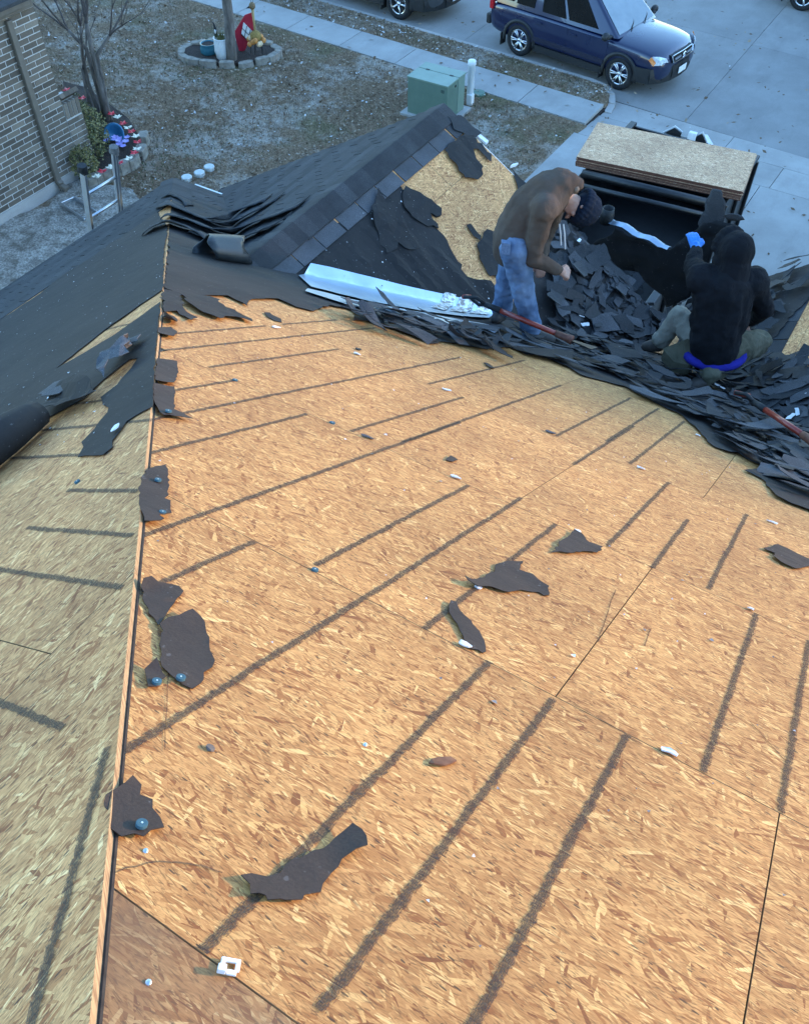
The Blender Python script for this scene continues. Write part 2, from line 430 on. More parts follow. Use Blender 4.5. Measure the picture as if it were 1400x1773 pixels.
def mat_lawn(name):
    m = NT(name); co = m.co()
    a = m.noise(co, .55, 5, .65); b = m.noise(co, 26, 4, .7); c = m.noise(co, 2.3, 5, .7); d = m.noise(m.map(co, (7, 3, 0)), .33, 4, .6)
    col = m.ramp(b, [(.28, (.070, .044, .026)), (.5, (.185, .122, .074)), (.72, (.35, .26, .17))])
    pale = m.ramp(b, [(.3, (.23, .195, .155)), (.7, (.52, .46, .385))])
    col = m.mix(m.ramp(m.math('ADD', m.math('MULTIPLY', a, .6), m.math('MULTIPLY', c, .4)), [(.485, (0,) * 3), (.60, (.88,) * 3)]), col, pale)
    grn = m.ramp(b, [(.3, (.035, .045, .016)), (.7, (.13, .145, .06))])
    col = m.mix(m.ramp(d, [(.54, (0,) * 3), (.68, (.7,) * 3)]), col, grn)
    m.bump(b, .03, .7)
    return m.fin(col, .95, 0, .15)
LAWN = mat_lawn('dormant_lawn')
MULCH = mat_noise('mulch', (.018, .011, .008), (.07, .045, .032), 45, .95, 1, .02, c3=(.04, .03, .025))
STONE = mat_noise('edging_stone', (.19, .165, .13), (.34, .30, .24), 9, .9, .5, .01, c3=(.25, .23, .21))
def mat_brick():
    m = NT('brick_clay'); co = m.co(); rn = m.n('ObjectInfo').outputs['Random']; v = m.noise(co, 60, 4, .6)
    col = m.ramp(rn, [(0, (.10, .082, .064)), (.45, (.15, .122, .094)), (.8, (.19, .155, .12)), (1, (.24, .20, .155))])
    col = m.mix(.6, col, m.ramp(v, [(.3, (.7,) * 3), (.7, (1.25,) * 3)]), 'MULTIPLY'); m.bump(v, .004, .6)
    return m.fin(col, .92, 0, .25)
BRICK = mat_brick(); MORT = mat_noise('mortar', (.46, .445, .41), (.60, .58, .54), 40, .95, .4)
TRIM = mat_noise('brown_trim_paint', (.135, .115, .09), (.165, .14, .112), 8, .55)
WHT = mat_noise('white_plastic', (.70, .70, .68), (.80, .80, .78), 6, .4); PAPER = mat_noise('white_paper', (.6, .6, .6), (.78, .78, .76), 30, .7)
METAL = None
def mat_metal(name, c, r=.35, st=1.0):
    m = NT(name); co = m.co(); a = m.noise(co, 3.0 * st, 5, .6); b = m.noise(m.map(co, scale=(3, 60, 60)), st, 3, .6)
    col = m.mix(m.ramp(a, [(.45, (0,) * 3), (.75, (.5,) * 3)]), c, tuple(k * .72 for k in c))
    m.bump(a, .01, .25)
    return m.fin(col, m.ramp(b, [(.3, (r * .8,) * 3), (.7, (r * 1.35,) * 3)]), 1.0, .5)
GALV = mat_metal('galvanised_flashing', (.50, .58, .67), .38); ALU = mat_metal('ladder_aluminium', (.62, .64, .66), .38)
FLAKE = mat_noise('bare_zinc', (.30, .26, .22), (.80, .82, .85), 26, .5, .3, metal=.7, lo=.45, hi=.55)
RED = mat_noise('red_fibreglass', (.20, .024, .012), (.30, .04, .02), 30, .35, coat=.3); GRIPB = mat_noise('black_grip', (.008, .008, .008), (.02, .02, .02), 50, .6)
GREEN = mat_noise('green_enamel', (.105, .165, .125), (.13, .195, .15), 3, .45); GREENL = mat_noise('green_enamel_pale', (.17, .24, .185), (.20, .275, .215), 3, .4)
BARK = mat_noise('bark', (.075, .062, .052), (.19, .165, .145), 14, .9, .6, .01, stretch=(1, 1, .25)); TWIG = mat_noise('twig_bark', (.055, .045, .04), (.12, .10, .09), 22, .9)
BLUEC = mat_noise('blue_cap_plastic', (.035, .09, .115), (.05, .12, .15), 9, .65, spec=.25)
# ------------------------------------------------------------------ ground, street, walk
KA = math.radians(-3.9)                                   # the street runs 3.9 degrees off the house
def kr(x, y, o=(-10.3, 18.2)):
    c, s = math.cos(KA), math.sin(KA); return (o[0] + x * c - y * s, o[1] + x * s + y * c)
def slab(name, poly, ztop, h, mat, parent=None, gap=.008, bevel=.008):
    n = len(poly); cx_ = sum(p[0] for p in poly) / n; cy_ = sum(p[1] for p in poly) / n
    if area(poly) < 0: poly = poly[::-1]
    q = []
    for p in poly:
        d = math.hypot(p[0] - cx_, p[1] - cy_); k = (d - gap) / d; q.append((cx_ + (p[0] - cx_) * k, cy_ + (p[1] - cy_) * k))
    mb = MB(); mb.prism([(p[0], p[1], ztop) for p in q], (0, 0, -h))
    return obj(name, mb, mat, parent, bevel=bevel)
mb = MB(); mb.add([(-400, -400, -.30), (400, -400, -.30), (400, 400, -.30), (-400, 400, -.30)], [(0, 1, 2, 3)])
ground = struct(obj('ground', mb, LAWN, org=(0, 0, 0)))
# lawn: one gently bumpy sheet up to the near edge of the walk
def lawn_sheet(name, poly, z=0.0, grid=.5):
    fl = Plane((0, 0, z), (1, 0, 0), (0, 1, 0))
    if area(poly) < 0: poly = poly[::-1]
    return struct(obj(name, sheet(fl, poly, 0, .28, grid, hfun=lambda u, v: .025 + .03 * noise.noise(Vector((u * .6, v * .6, 3)))), LAWN, org=(0, 0, 0)))
walk_near = lambda x: 17.545 - (x + 14.84) * .0665
walk_far = lambda x: walk_near(x) + .97
kerb_in = lambda x: 19.02 - (x + 9.08) * .066 - .02        # lawn side of the kerb
lawn_sheet('lawn', [(-40, -8), (-6.22, -8), (-6.22, 13.2), (-6.10, walk_near(-6.1) - .01), (-14.84, walk_near(-14.84) - .01), (-40, walk_near(-40) - .01)])
lawn_sheet('side_lawn', [(1.0, -8), (60, -8), (60, 16.4), (1.0, 16.4)], 0, 3)
lawn_sheet('verge', [(-40, walk_far(-40) + .01), (-6.15, walk_far(-6.15) + .01), (-6.12, kerb_in(-6.3) - .75), (-6.25, kerb_in(-6.3) - .35), (-6.55, kerb_in(-6.5) - .08), (-6.9, kerb_in(-6.9)), (-40, kerb_in(-40))], 0, .4)
mb = MB(); mb.add([(-400, 15.5, -.16), (400, 15.5, -.16), (400, 400, -.16), (-400, 400, -.16)], [(0, 1, 2, 3)])
street = struct(obj('street', mb, ROAD, org=(0, 0, 0)))
XS = [-33.7, -27.9, -22.0, -16.2, -10.37, -4.55, 1.3, 7.1, 13.0]
sy = lambda x, k: [18.62 - (x + 6.3) * .066, 22.95 - (x + 4.6) * .066, 27.3 - (x + 4.6) * .066][k]
for i in range(len(XS) - 1):
    for k in range(2):
        a, b = XS[i], XS[i + 1]
        if k == 0 and b < -6: lo = lambda x: kerb_in(x) + .13
        elif k == 0: lo = lambda x: min(18.56 - max(0, x + 6.2) * .066, kerb_in(x) + .13) if x > -6.9 else kerb_in(x) + .13
        else: lo = lambda x: sy(x, 1)
        pts = [(a, lo(a))] + ([(-6.9, lo(-6.9)), (-6.2, 18.57)] if (k == 0 and a < -6.5 < b) else []) + [(b, lo(b)), (b, sy(b, k + 1)), (a, sy(a, k + 1))]
        slab('street_slab', pts, -.12, .1, ROAD, street, .006)
# kerb in lengths, turning in at the driveway
kp = []
x = -36.0
while x < -7.0: kp.append((x, kerb_in(x))); x += 3.05
kp += [(-6.9, kerb_in(-6.9)), (-6.55, kerb_in(-6.5) - .07), (-6.3, kerb_in(-6.3) - .28), (-6.15, kerb_in(-6.3) - .62), (-6.08, kerb_in(-6.3) - 1.0)]
kerb = None
for i in range(len(kp) - 1):
    p, q = Vector(kp[i]), Vector(kp[i + 1]); d = (q - p).normalized(); nrm = Vector((-d.y, d.x))
    d2 = (Vector(kp[min(i + 2, len(kp) - 1)]) - q).normalized() if i + 2 < len(kp) else d
    n2 = ((Vector((-d2.y, d2.x)) + nrm) / 2).normalized()
    d0 = (p - Vector(kp[i - 1])).normalized() if i else d
    n0 = ((Vector((-d0.y, d0.x)) + nrm) / 2).normalized()
    lo = .0 if i < len(kp) - 4 else -.02 * (i - len(kp) + 5)
    mb = MB(); mb.prism([(p.x, p.y, .035 + lo), (q.x, q.y, .035 + lo), (q.x + n2.x * .14, q.y + n2.y * .14, .02 + lo), (p.x + n0.x * .14, p.y + n0.y * .14, .02 + lo)][::1], (0, 0, -.2))
    if kerb is None: kerb = struct(obj('kerb', mb, CURB, org=(0, 0, 0), bevel=.012))
    else: obj('kerb_stone', mb, CURB, kerb, bevel=.012)
mb = MB(); mb.add([(-40, walk_near(-40), -.02), (-6.1, walk_near(-6.1), -.02), (-6.1, walk_far(-6.1), -.02), (-40, walk_far(-40), -.02)], [(0, 1, 2, 3)])
walk = struct(obj('pavement', mb, MULCH, org=(0, 0, 0)))
wx = -6.15
while wx > -38:
    a, b = wx - 1.575, wx
    slab('pavement_slab', [(a, walk_near(a)), (b, walk_near(b)), (b, walk_far(b)), (a, walk_far(a))], .045, .1, CONC, walk, .010)
    wx = a
mb = MB(); mb.add([(-6.2, 7.3, -.07), (.98, 7.3, -.07), (.98, 18.0, -.15), (-6.2, 18.5, -.15)], [(0, 1, 2, 3)])
drive = struct(obj('driveway', mb, MULCH, org=(0, 0, 0)))
lipy = lambda x: 18.50 - max(0, x + 6.25) * .066
dz = lambda y: .03 if y < 16.5 else .03 - (y - 16.5) * .066
def dslab(x0, x1, y0, y1):
    f = [y0 if not callable(y0) else None, y1 if not callable(y1) else None]
    P = [(x, (y(x) if callable(y) else y)) for x, y in ((x0, y0), (x1, y0), (x1, y1), (x0, y1))]
    cx_, cy_ = (x0 + x1) / 2, sum(p[1] for p in P) / 4
    mb = MB(); g = .006
    P = [(p[0] + (g if p[0] < cx_ else -g), p[1] + (g if p[1] < cy_ else -g)) for p in P]
    mb.prism([(p[0], p[1], dz(p[1])) for p in P], (0, 0, -.1))
    obj('driveway_slab', mb, CONC, drive, bevel=.006)
ap = lambda x: 17.62 - (x + 6.1) * .03
m2 = lambda x: 16.55 - (x + 6.1) * .012
for a, b in ((-6.1, -3.47), (-3.47, -.62), (-.62, .97)): dslab(a, b, ap, lipy)
for a, b in ((-6.12, -2.25), (-2.25, .97)): dslab(a, b, m2, ap)
for a, b in ((-6.2, -2.42), (-2.42, .97)):
    for c, d in ((13.2, m2), (10.2, 13.2), (7.35, 10.2)): dslab(a, b, c, d)
# ------------------------------------------------------------------ the house under the roofs
house = thing('house', 'house with its roof stripped to bare strand board, ridge caps and dark felt left', 'house', (-2.5, 3.5, 0))
WALLB = mat_noise('far_brick', (.11, .09, .07), (.19, .16, .13), 14, .9)
mb = MB(); mb.box((-2.2, 2.2, 1.45), (9.6, 8.8, 2.9)); obj('wall', mb, WALLB, house)
mb = MB()
gx0, gx1 = RX - 2.7, RX + 2.55
mb.prism([(gx0, 7.06, 0), (gx1, 7.06, 0), (gx1, 7.06, 3.02), (RX, 7.06, 4.5), (gx0, 7.06, 3.02)][::-1], (0, -.25, 0)); obj('wall', mb, WALLB, house)
mb = MB(); mb.box((RX + .1, 7.10, 1.1), (4.2, .05, 2.2))
gd = obj('garage_door', mb, WHT, house)
mb = MB(); mb.prism([(-1.2, 8.1, 0), (4.2, 8.1, 0), (4.2, 8.1, 3.0), (1.6, 8.1, 4.6), (-1.2, 8.1, 3.05)][::-1], (0, -.25, 0)); obj('wall', mb, WALLB, house)
def slope(poly, pl, down=.016, mat=None):
    mb = MB(); top = [pl.at(u, v, -down) for u, v in poly]
    if np.dot(np.cross(top[1] - top[0], top[2] - top[0]), pl.n) < 0: top = top[::-1]
    mb.prism(top, -pl.n * .05)
    return obj('roof_slope', mb, mat or SHIND, house)
def panel(par, pl, poly, seam=.0022, thick=.0115, mat=None, uo=None, shared=None):
    if len(poly) < 3 or abs(area(poly)) < .004: return None
    n = len(poly); q = []
    cx_ = sum(p[0] for p in poly) / n; cy_ = sum(p[1] for p in poly) / n
    q = poly
    top = [pl.at(u, v, 0) for u, v in q]; uv = [(u, v) for u, v in q]
    if np.dot(np.cross(top[1] - top[0], top[2] - top[0]), pl.n) < 0: top = top[::-1]; uv = uv[::-1]
    mb = MB(); mb.prism(top, -pl.n * thick, 0, 1, uv)
    return obj('osb_panel', mb, [mat or OSB, OSBE], par, bevel=0)
VR = [-1.53, -.318, .9025, 2.1165, 3.3334, 4.5626, 5.783, 7.003, 8.22, 8.85]
HIPC = -.51
y_of = lambda v: -.6176 + CS * v
# P1: hip on the left (x + y >= -.51), valleys in front
hipA = (-1, -CS, -HIPC - .6176)                     # -x - CS v <= .51 - .6176...
s1 = slope([(.1076 + CS * 1.53, -1.53), (6, -1.53), (6, 8.85), (-7.5 , 8.85), (-7.0, 8.2)], P1)
XO = {0: -.25, 1: -.82, 2: -2.105, 3: -2.705, 4: -.87, 5: -.27, 6: -1.48, 7: -.9, 8: -2.0}
g = .0018
for r in range(0, 8):
    v0, v1 = VR[r] + g, VR[r + 1] - g
    xo = XO[r] - 2.44 * 4
    while xo < 4.2:
        poly = [(xo + g, v0), (xo + 2.44 - g, v0), (xo + 2.44 - g, v1), (xo + g, v1)]
        poly = clip(poly, -1, -CS, .51 - .6176)                     # right of the hip
        poly = clip(poly, 1, -CS * -1, 99)
        # stop at the gable valleys
        if poly: poly = clip(poly, 0, 1, 8.8)
        if poly: panel(s1, P1, poly, mat=OSBD if r <= 1 else OSB)
        xo += 2.44
# P2: left of the hip, falling to -X; rows run along Y
s2 = slope([(-1.6, -1.1 / CS), (7.0, 7.5 / CS), (7.0, 7.62 / CS), (-1.6, 7.62 / CS)], P2)
VR2 = [-.9, .32, 1.54, 2.76, 3.98, 5.20, 6.42, 7.64, 8.75]
YO = {0: .1, 1: -.35, 2: .53, 3: -.25, 4: .57, 5: -.05, 6: .4, 7: 0}
for r in range(8):
    yo = YO[r] - 2.44 * 2
    while yo < 7.0:
        poly = [(yo + g, VR2[r] + g), (yo + 2.44 - g, VR2[r] + g), (yo + 2.44 - g, VR2[r + 1] - g), (yo + g, VR2[r + 1] - g)]
        # x = -CS v ; keep x + y <= -.51 - .012
        poly = clip(poly, 1, -CS, HIPC + .004)
        if poly: poly = clip(poly, 1, 0, 6.95)
        if poly: panel(s2, P2, poly, mat=OSB2, thick=.021)
        yo += 2.44
# P4: right face of the front gable, a triangle between ridge, rake and valley
s4 = slope([(4.36, 0), (RY, 0), (RY, 3.5)], P4)
for r, (v0, v1) in enumerate(((0, .62), (.62, 1.84), (1.84, 3.06), (3.06, 4.2))):
    yo = (7.43 - .75, 7.43 - 1.6, 7.43 - .9, 7.43 - 2.44)[r] - 2.44 * 2
    while yo < RY:
        poly = [(yo + g, v0 + g), (min(yo + 2.44 - g, RY), v0 + g), (min(yo + 2.44 - g, RY), v1 - g), (yo + g, v1 - g)]
        poly = clip(poly, -1, CS, -4.36)                            # y >= 4.36 + x-distance
        if poly and len(poly) > 2: panel(s4, P4, poly, mat=OSB4)
        yo += 2.44
s3 = slope([(4.36, 0), (RY, 0), (RY, 3.62), (7.45, 3.62)], P3, .002)
# P5: the slope on the right that rises out of the valley
s5 = slope([(3.5, -3.8), (8.3, -3.8), (8.3, .05), (7.0, .05)], P5)
for v0, v1, yo in ((-3.66, -2.44, 1.0), (-2.44, -1.22, 2.3), (-1.22, .03, 1.7)):
    y = yo
    while y < 8.3:
        poly = [(y + g, v0 + g), (min(y + 2.44 - g, 8.3), v0 + g), (min(y + 2.44 - g, 8.3), v1 - g), (y + g, v1 - g)]
        poly = clip(poly, -1, -CS * -1 * -1, 99) 
        poly = [p for p in poly]
        poly = clip(poly, -1, CS, -7.0)                             # y >= 7 + CS v  (valley with the big slope)
        if poly and len(poly) > 2: panel(s5, P5, poly, mat=OSB4)
        y += 2.44
# fascia boards along the eaves
mb = MB(); mb.box((-7.50, 3.2, 3.02), (.03, 7.5, .16)); obj('fascia', mb, TRIM, house)
mb = MB(); mb.box((-7.1, 6.99, 3.02), (.8, .03, .16)); obj('fascia', mb, TRIM, house)
mb = MB(); mb.prism([(RX, RY + .005, RZ - .02), (RX + 2.62, RY + .005, RZ - .02 - TS * 2.62), (RX + 2.62, RY + .005, RZ - .18 - TS * 2.62), (RX, RY + .005, RZ - .18), (RX - 3.1, RY + .005, RZ - .18 - TS * 3.1), (RX - 3.1, RY + .005, RZ - .02 - TS * 3.1)], (0, .025, 0)); obj('rake_board', mb, WHT, house)
mb = MB()
for k in range(2): mb.box((-6.98 + .0 * k, 7.06, 3.06 - .03 * k), (.62, .12 - .04 * k, .05))
obj('gutter', mb, WHT, house)
# dark lines on the sheathing: printed nailing lines, plus a strip along the hip
def stripes(par, pl, lst, w=.0185):
    for (u0, v0), (u1, v1) in lst:
        n = max(2, int(math.hypot(u1 - u0, v1 - v0) / .06)); top = []; uv = []; fs = []
        d = np.array((u1 - u0, v1 - v0)); L = np.linalg.norm(d); d /= L; nn = np.array((-d[1], d[0])); off = rnd.uniform(0, 50)
        for i in range(n + 1):
            p = np.array((u0, v0)) + d * L * i / n
            j = rnd.gauss(0, .0012)
            for k in (-.5, .5):
                q = p + nn * (w * 1.5 * k + j); top.append(pl.at(q[0], q[1], .0022)); uv.append((k + .5, off + L * i / n))
        up = np.dot(np.cross(top[1] - top[0], top[2] - top[0]), pl.n) > 0
        for i in range(n): 
            f = (2 * i, 2 * i + 1, 2 * i + 3, 2 * i + 2); fs.append(f if up else f[::-1])
        mb = MB(); mb.add(top, fs, 0, uv); obj('deck_line', mb, INK, par)
K1 = 1.0
S1 = [(-2.90, 3.6, 4.4), (-2.71, 3.33, 5.4), (-2.47, 3.35, 4.54), (-2.30, 2.9, 3.33), (-2.10, 2.6, 5.52), (-1.88, 2.44, 3.32), (-1.88, 4.57, 6.2), (-1.665, 3.34, 4.6), (-1.47, 1.98, 4.13), (-1.475, 3.49, 5.84),
      (-1.265, 1.75, 2.11), (-1.068, 2.15, 3.33), (-1.09, 4.58, 6.3), (-.87, 1.27, 3.45), (-.87, 4.2, 5.5), (-.265, .94, 2.10), (-.265, 3.32, 4.1), (-.67, 2.11, 3.33), (-.455, 3.34, 4.58), (-.05, 3.36, 4.58), (.14, 2.12, 3.33),
      (.335, 2.12, 3.3), (-.06, .4, 2.11), (-.465, .905, 2.12), (-.68, 4.62, 6.2), (-.885, 4.88, 6.3), (.355, 3.35, 3.9), (.34, 3.4, 3.62), (-2.90, 4.57, 5.2)]
HS = (-2.90, -2.71, -2.30, -2.10, -1.88, -1.47, -1.265, -.87)    # these start at the hip
stripes(s1, P1, [((x, (.1176 - x) / CS if (x in HS and a < 4) else a), (x, b)) for x, a, b in S1])
stripes(s2, P2, [((1.155, 2.41), (1.155, 1.95)), ((.957, 2.39), (.957, 1.72)), ((.765, 2.40), (.765, 1.52)), ((.37, 1.75), (.372, 1.23)), ((1.368, 3.25), (1.368, 2.42)), ((1.57, 3.3), (1.57, 2.38)), ((1.77, 3.3), (1.77, 2.7)), ((2.2, 4.6), (2.2, 3.6)), ((2.6, 5.2), (2.6, 3.5)), ((.56, 3.2), (.56, 2.2)), ((.366, 1.043), (-.044, .689)), ((-.044, .689), (-.3, .46))], .018)  # last two segments: plain dark strip beside the hip, not a nailing line

# hairline splits and a faint chalk line in the wood
for q0, q1, w_ in (((1034, 1112), (1064, 1022), .0035), ((1296, 1250), (1364, 1325), .003), ((975, 1207), (1110, 1290), .003), ((296, 1080), (284, 1300), .0022), ((1115, 1120), (1125, 1090), .004)):
    stripes(s1, P1, [(P1.uv(*q0), P1.uv(*q1))], w_)
cv_ = [P1.uv(*q) for q in ((184, 1520), (215, 1505), (255, 1495), (300, 1494), (345, 1500), (385, 1512))]
stripes(s1, P1, list(zip(cv_[:-1], cv_[1:])), .003)
# ------------------------------------------------------------------ shingles still in place
def shingle_rows(par, pl, v0, v1, u0, u1, clips, expo=.14, mat=None, tab=.305, lift=.011, wig=.0):
    k = 0; v = v0
    while v < v1 - .02:
        off = (k * .1525 + rnd.uniform(-.02, .02)) % .915; u = u0 - off
        while u < u1:
            mb = MB()
            for t in range(3):
                a, b = u + t * tab + .005, u + (t + 1) * tab - .005
                poly = [(a, v), (b, v), (b, v + expo * 1.0), (a, v + expo * 1.0)]
                for c in clips:
                    poly = clip(poly, *c)
                    if len(poly) < 3: break
                if len(poly) < 3 or abs(area(poly)) < .0008: continue
                j = rnd.uniform(0, .004)
                top = [pl.at(q[0], q[1], .004 + lift * min(1.2, (q[1] - v) / expo) + j) for q in poly]; uv = [(q[0], q[1]) for q in poly]
                if np.dot(np.cross(top[1] - top[0], top[2] - top[0]), pl.n) < 0: top = top[::-1]; uv = uv[::-1]
                mb.prism(top, -pl.n * .006)
            if mb.v: obj('shingle', mb, mat or SHIN, par)
            u += .915
        v += expo; k += 1
pv = lambda pl, L: [pl.uv(*q) for q in L]
def zm(L, ox, oy, s): return [(ox + a / s, oy + b / s) for a, b in L]
# gable face on the left: full courses
shingle_rows(s3, P3, .17, 3.55, 4.2, RY, [(-1, CS, -4.36 + .03), (1, 0, RY)])
# band of old shingles along the eave of the left slope
shingle_rows(s2, P2, 6.98, 8.62, -1.5, 6.95, [(1, 0, 6.95), (1, -CS, HIPC - .01)], .14)
# short strip of the big slope between hip and gable valley
shingle_rows(s1, P1, 6.35, 8.78, -8.2, -4.9, [(-1, -CS, .51 - .6176 - .012), (1, CS, .23 + .6176)], .14)
# ridge caps and the row of tabs below them
y = RY + .012; k = 0
while y > 4.42:
    mb = MB(); L = .30; w = .185
    pts = []
    for yy, h in ((y, .016), (y - L, .004)):
        for t in (-1, -.5, -.16, 0, .16, .5, 1):
            d = abs(t) * w; P = np.array((RX + t * w * CS, yy, RZ + .012 - abs(t) * w * SN + (.0 if t else -.004))); P[2] += h
            if abs(t) == 1: P[0] += rnd.uniform(-.006, .006)
            pts.append(P)
    mb.add(pts, [(i, i + 1, i + 8, i + 7) for i in range(6)][::1]); mb.add([p - np.array((0, 0, .005)) for p in pts] + pts, [(i, i + 7, i + 8, i + 1) for i in range(6)] + [(13 + 1 + i, i, i + 1, 14 + i + 1) for i in range(6)] + [(0, 14, 21, 7), (6, 13, 27, 20)])
    obj('ridge_cap', mb, SHIN, s4); y -= .143; k += 1
shingle_rows(s4, P4, .17, .31, 4.46, RY, [(-1, CS, -4.36), (1, 0, RY)], .15, SHIN2, .30, .007)
mb = MB()
# ------------------------------------------------------------------ felt sheets
def felt(name, label, pl, px, cat='felt sheet', lift=.006, wave=.006, grid=.09, mat=None, hfun=None, drape=False, step=.04, amp=.017, group=None, thick=.0025, seed=None):
    poly = pv(pl, px)
    if area(poly) < 0: poly = poly[::-1]
    poly = jag(poly, step, amp)
    mb = sheet(pl, poly, lift, thick, grid, hfun, drape, wave, seed=seed if seed is not None else len(bpy.data.objects))
    return tag(obj(name, mb, mat or FELT, smooth=False), label, cat, group)
def grain(pl, amp=.010, along_v=True, sc=3.0):
    """soft ripples that run down the slope"""
    return lambda u, v: amp * (.6 + noise.noise(Vector((u * sc * (3 if along_v else .5), v * sc * (.35 if along_v else 3), 1.7))))
big = [(291, 396), (285, 440), (283, 503), (243, 530), (180, 575), (98, 640), (150, 612), (200, 581), (279, 524), (275, 560), (271, 612), (268, 655), (266, 706), (250, 714), (236, 722), (221, 732), (210, 748), (196, 765), (197, 776), (180, 790), (150, 791), (137, 794), (147, 776), (143, 768), (165, 745), (188, 716), (190, 708), (180, 703), (176, 690),
       (205, 668), (228, 640), (240, 622), (225, 624), (205, 640), (178, 662), (150, 690), (110, 712), (80, 728), (45, 768), (0, 806), (-60, 850), (-160, 900), (-160, 655), (0, 556), (70, 510), (140, 452), (215, 400), (270, 362)]
P2F = felt('felt_underlayment', 'large dark felt sheet covering the left slope with a long slit showing bare wood', P2, big, lift=.004, wave=.003, grid=.11, step=.06, amp=.007, hfun=grain(P2, .002, False))
# rolled lower edge of that sheet
def roll_edge(name, label, pl, px, r, turn=1.25, mat=None, cat='felt roll', up=True, start=0.0, group=None):
    """sheet edge that rises along a path and curls back over itself"""
    path = pv(pl, px); n = len(path); m = 12; vs_ = []; fs = []
    for i, (u, v) in enumerate(path):
        a = path[max(i - 1, 0)]; b = path[min(i + 1, n - 1)]; d = np.array((b[0] - a[0], b[1] - a[1])); d /= np.linalg.norm(d); nn = np.array((d[1], -d[0]))
        rr = r[i] if hasattr(r, '__len__') else r
        for k in range(m + 1):
            th = start + turn * 2 * PI * k / m; q = rr * (1 - .15 * k / m)
            vs_.append(pl.at(u + nn[0] * q * math.sin(th), v + nn[1] * q * math.sin(th), .012 + q * (1 - math.cos(th)) + rnd.uniform(0, .004)))
    for i in range(n - 1):
        for k in range(m): fs.append((i * (m + 1) + k, i * (m + 1) + k + 1, (i + 1) * (m + 1) + k + 1, (i + 1) * (m + 1) + k))
    mb = MB(); mb.add(vs_, fs); o = obj(name, mb, mat or FELT, smooth=True)
    s_ = o.modifiers.new('s', 'SOLIDIFY'); s_.thickness = .004
    return tag(bake(o), label, cat, group)
roll_edge('felt_roll', 'rolled up edge of dark felt at the lower left of the stripped slope', P2, [(-140, 905), (-60, 858), (0, 812), (40, 778), (70, 750), (82, 738)], [.10, .10, .095, .085, .07, .06], .92)
felt('felt_flap', 'raised crumpled felt flap with a dark hollow beside the felt roll', P2, [(66, 752), (72, 728), (88, 712), (110, 688), (150, 676), (172, 680), (176, 694), (160, 708), (130, 716), (104, 722), (84, 738)], 'felt flap', .03, .02, .05,
     hfun=lambda u, v: .05 * abs(math.sin(u * 9)))
felt('felt_flap', 'crumpled grey felt fold at the top of the tear on the left slope', P2, [(180, 660), (196, 632), (214, 612), (232, 598), (240, 612), (238, 630), (222, 640), (206, 648), (190, 668)], 'felt flap', .03, .03, .04, hfun=lambda u, v: .035 * math.sin(v * 20) ** 2, mat=SHIN2)
felt('felt_flap', 'thin grey felt sliver lying on the dark sheet above the crumpled fold', P2, [(215, 600), (226, 592), (240, 594), (252, 590), (248, 602), (232, 606), (224, 612)], 'felt flap', .03, .01, .05, mat=SHIN2)
felt('felt_flap', 'pointed grey shingle flap lying on the felt above the roll', P2, [(82, 704), (110, 682), (140, 676), (150, 680), (128, 694), (118, 702), (100, 706)], 'felt flap', .06, .012, .06, mat=SHIN2)
# felt left on the big slope below the torn edge
EDGE1 = [(322, 515), (354, 514), (393, 515), (409, 523), (428, 533), (430, 523), (444, 520), (480, 520), (498, 528), (512, 534), (541, 541), (557, 536), (570, 531), (605, 538), (627, 554), (612, 548), (611, 558), (635, 558), (690, 576), (747, 598), (767, 594), (797, 600), (843, 607), (871, 603), (883, 604), (900, 611), (911, 616), (943, 621), (986, 640), (1003, 651), (1040, 661), (1080, 671), (1097, 682), (1135, 700), (1180, 722), (1192, 735), (1210, 750), (1222, 767), (1235, 776), (1262, 786), (1275, 787), (1290, 797), (1327, 813), (1286, 817), (1315, 830), (1330, 847), (1340, 862), (1367, 875), (1400, 887), (1480, 930)]
top_px = [(1480, 800), (1400, 700), (1300, 700), (1200, 640), (1100, 604), (990, 580), (862, 553), (727, 524), (580, 493), (440, 463), (419, 458), (412, 430), (398, 384), (380, 360), (300, 335), (293, 400), (285, 503)]
felt('felt_underlayment', 'dark felt sheet below the ragged tear edge across the big bare slope', P1, EDGE1 + top_px, lift=.007, wave=.008, grid=.10, step=.05, amp=.012)
felt('felt_tongue', 'short felt tongue hanging from the hip corner at the top of the bare slope', P1, zm([(255, 800), (345, 815), (360, 850), (355, 885), (380, 915), (440, 945), (405, 965), (330, 910), (260, 915), (250, 890)], 200, 250, 3.111), 'felt strip', .011, .012, .05)
felt('felt_tongue', 'long pointed felt tongue lying across the top of the bare slope', P1, zm([(340, 820), (460, 825), (560, 850), (580, 880), (640, 905), (710, 945), (735, 972), (640, 945), (560, 955), (470, 925), (380, 870)], 200, 250, 3.111), 'felt strip', .012, .012, .06)
felt('felt_scrap', 'small grey felt sliver alone on the bare wood below the long felt tongue', P1, zm([(800, 910), (830, 912), (890, 945), (895, 962), (860, 955), (820, 935)], 200, 250, 3.111), 'felt scrap', .004, .003, .05)
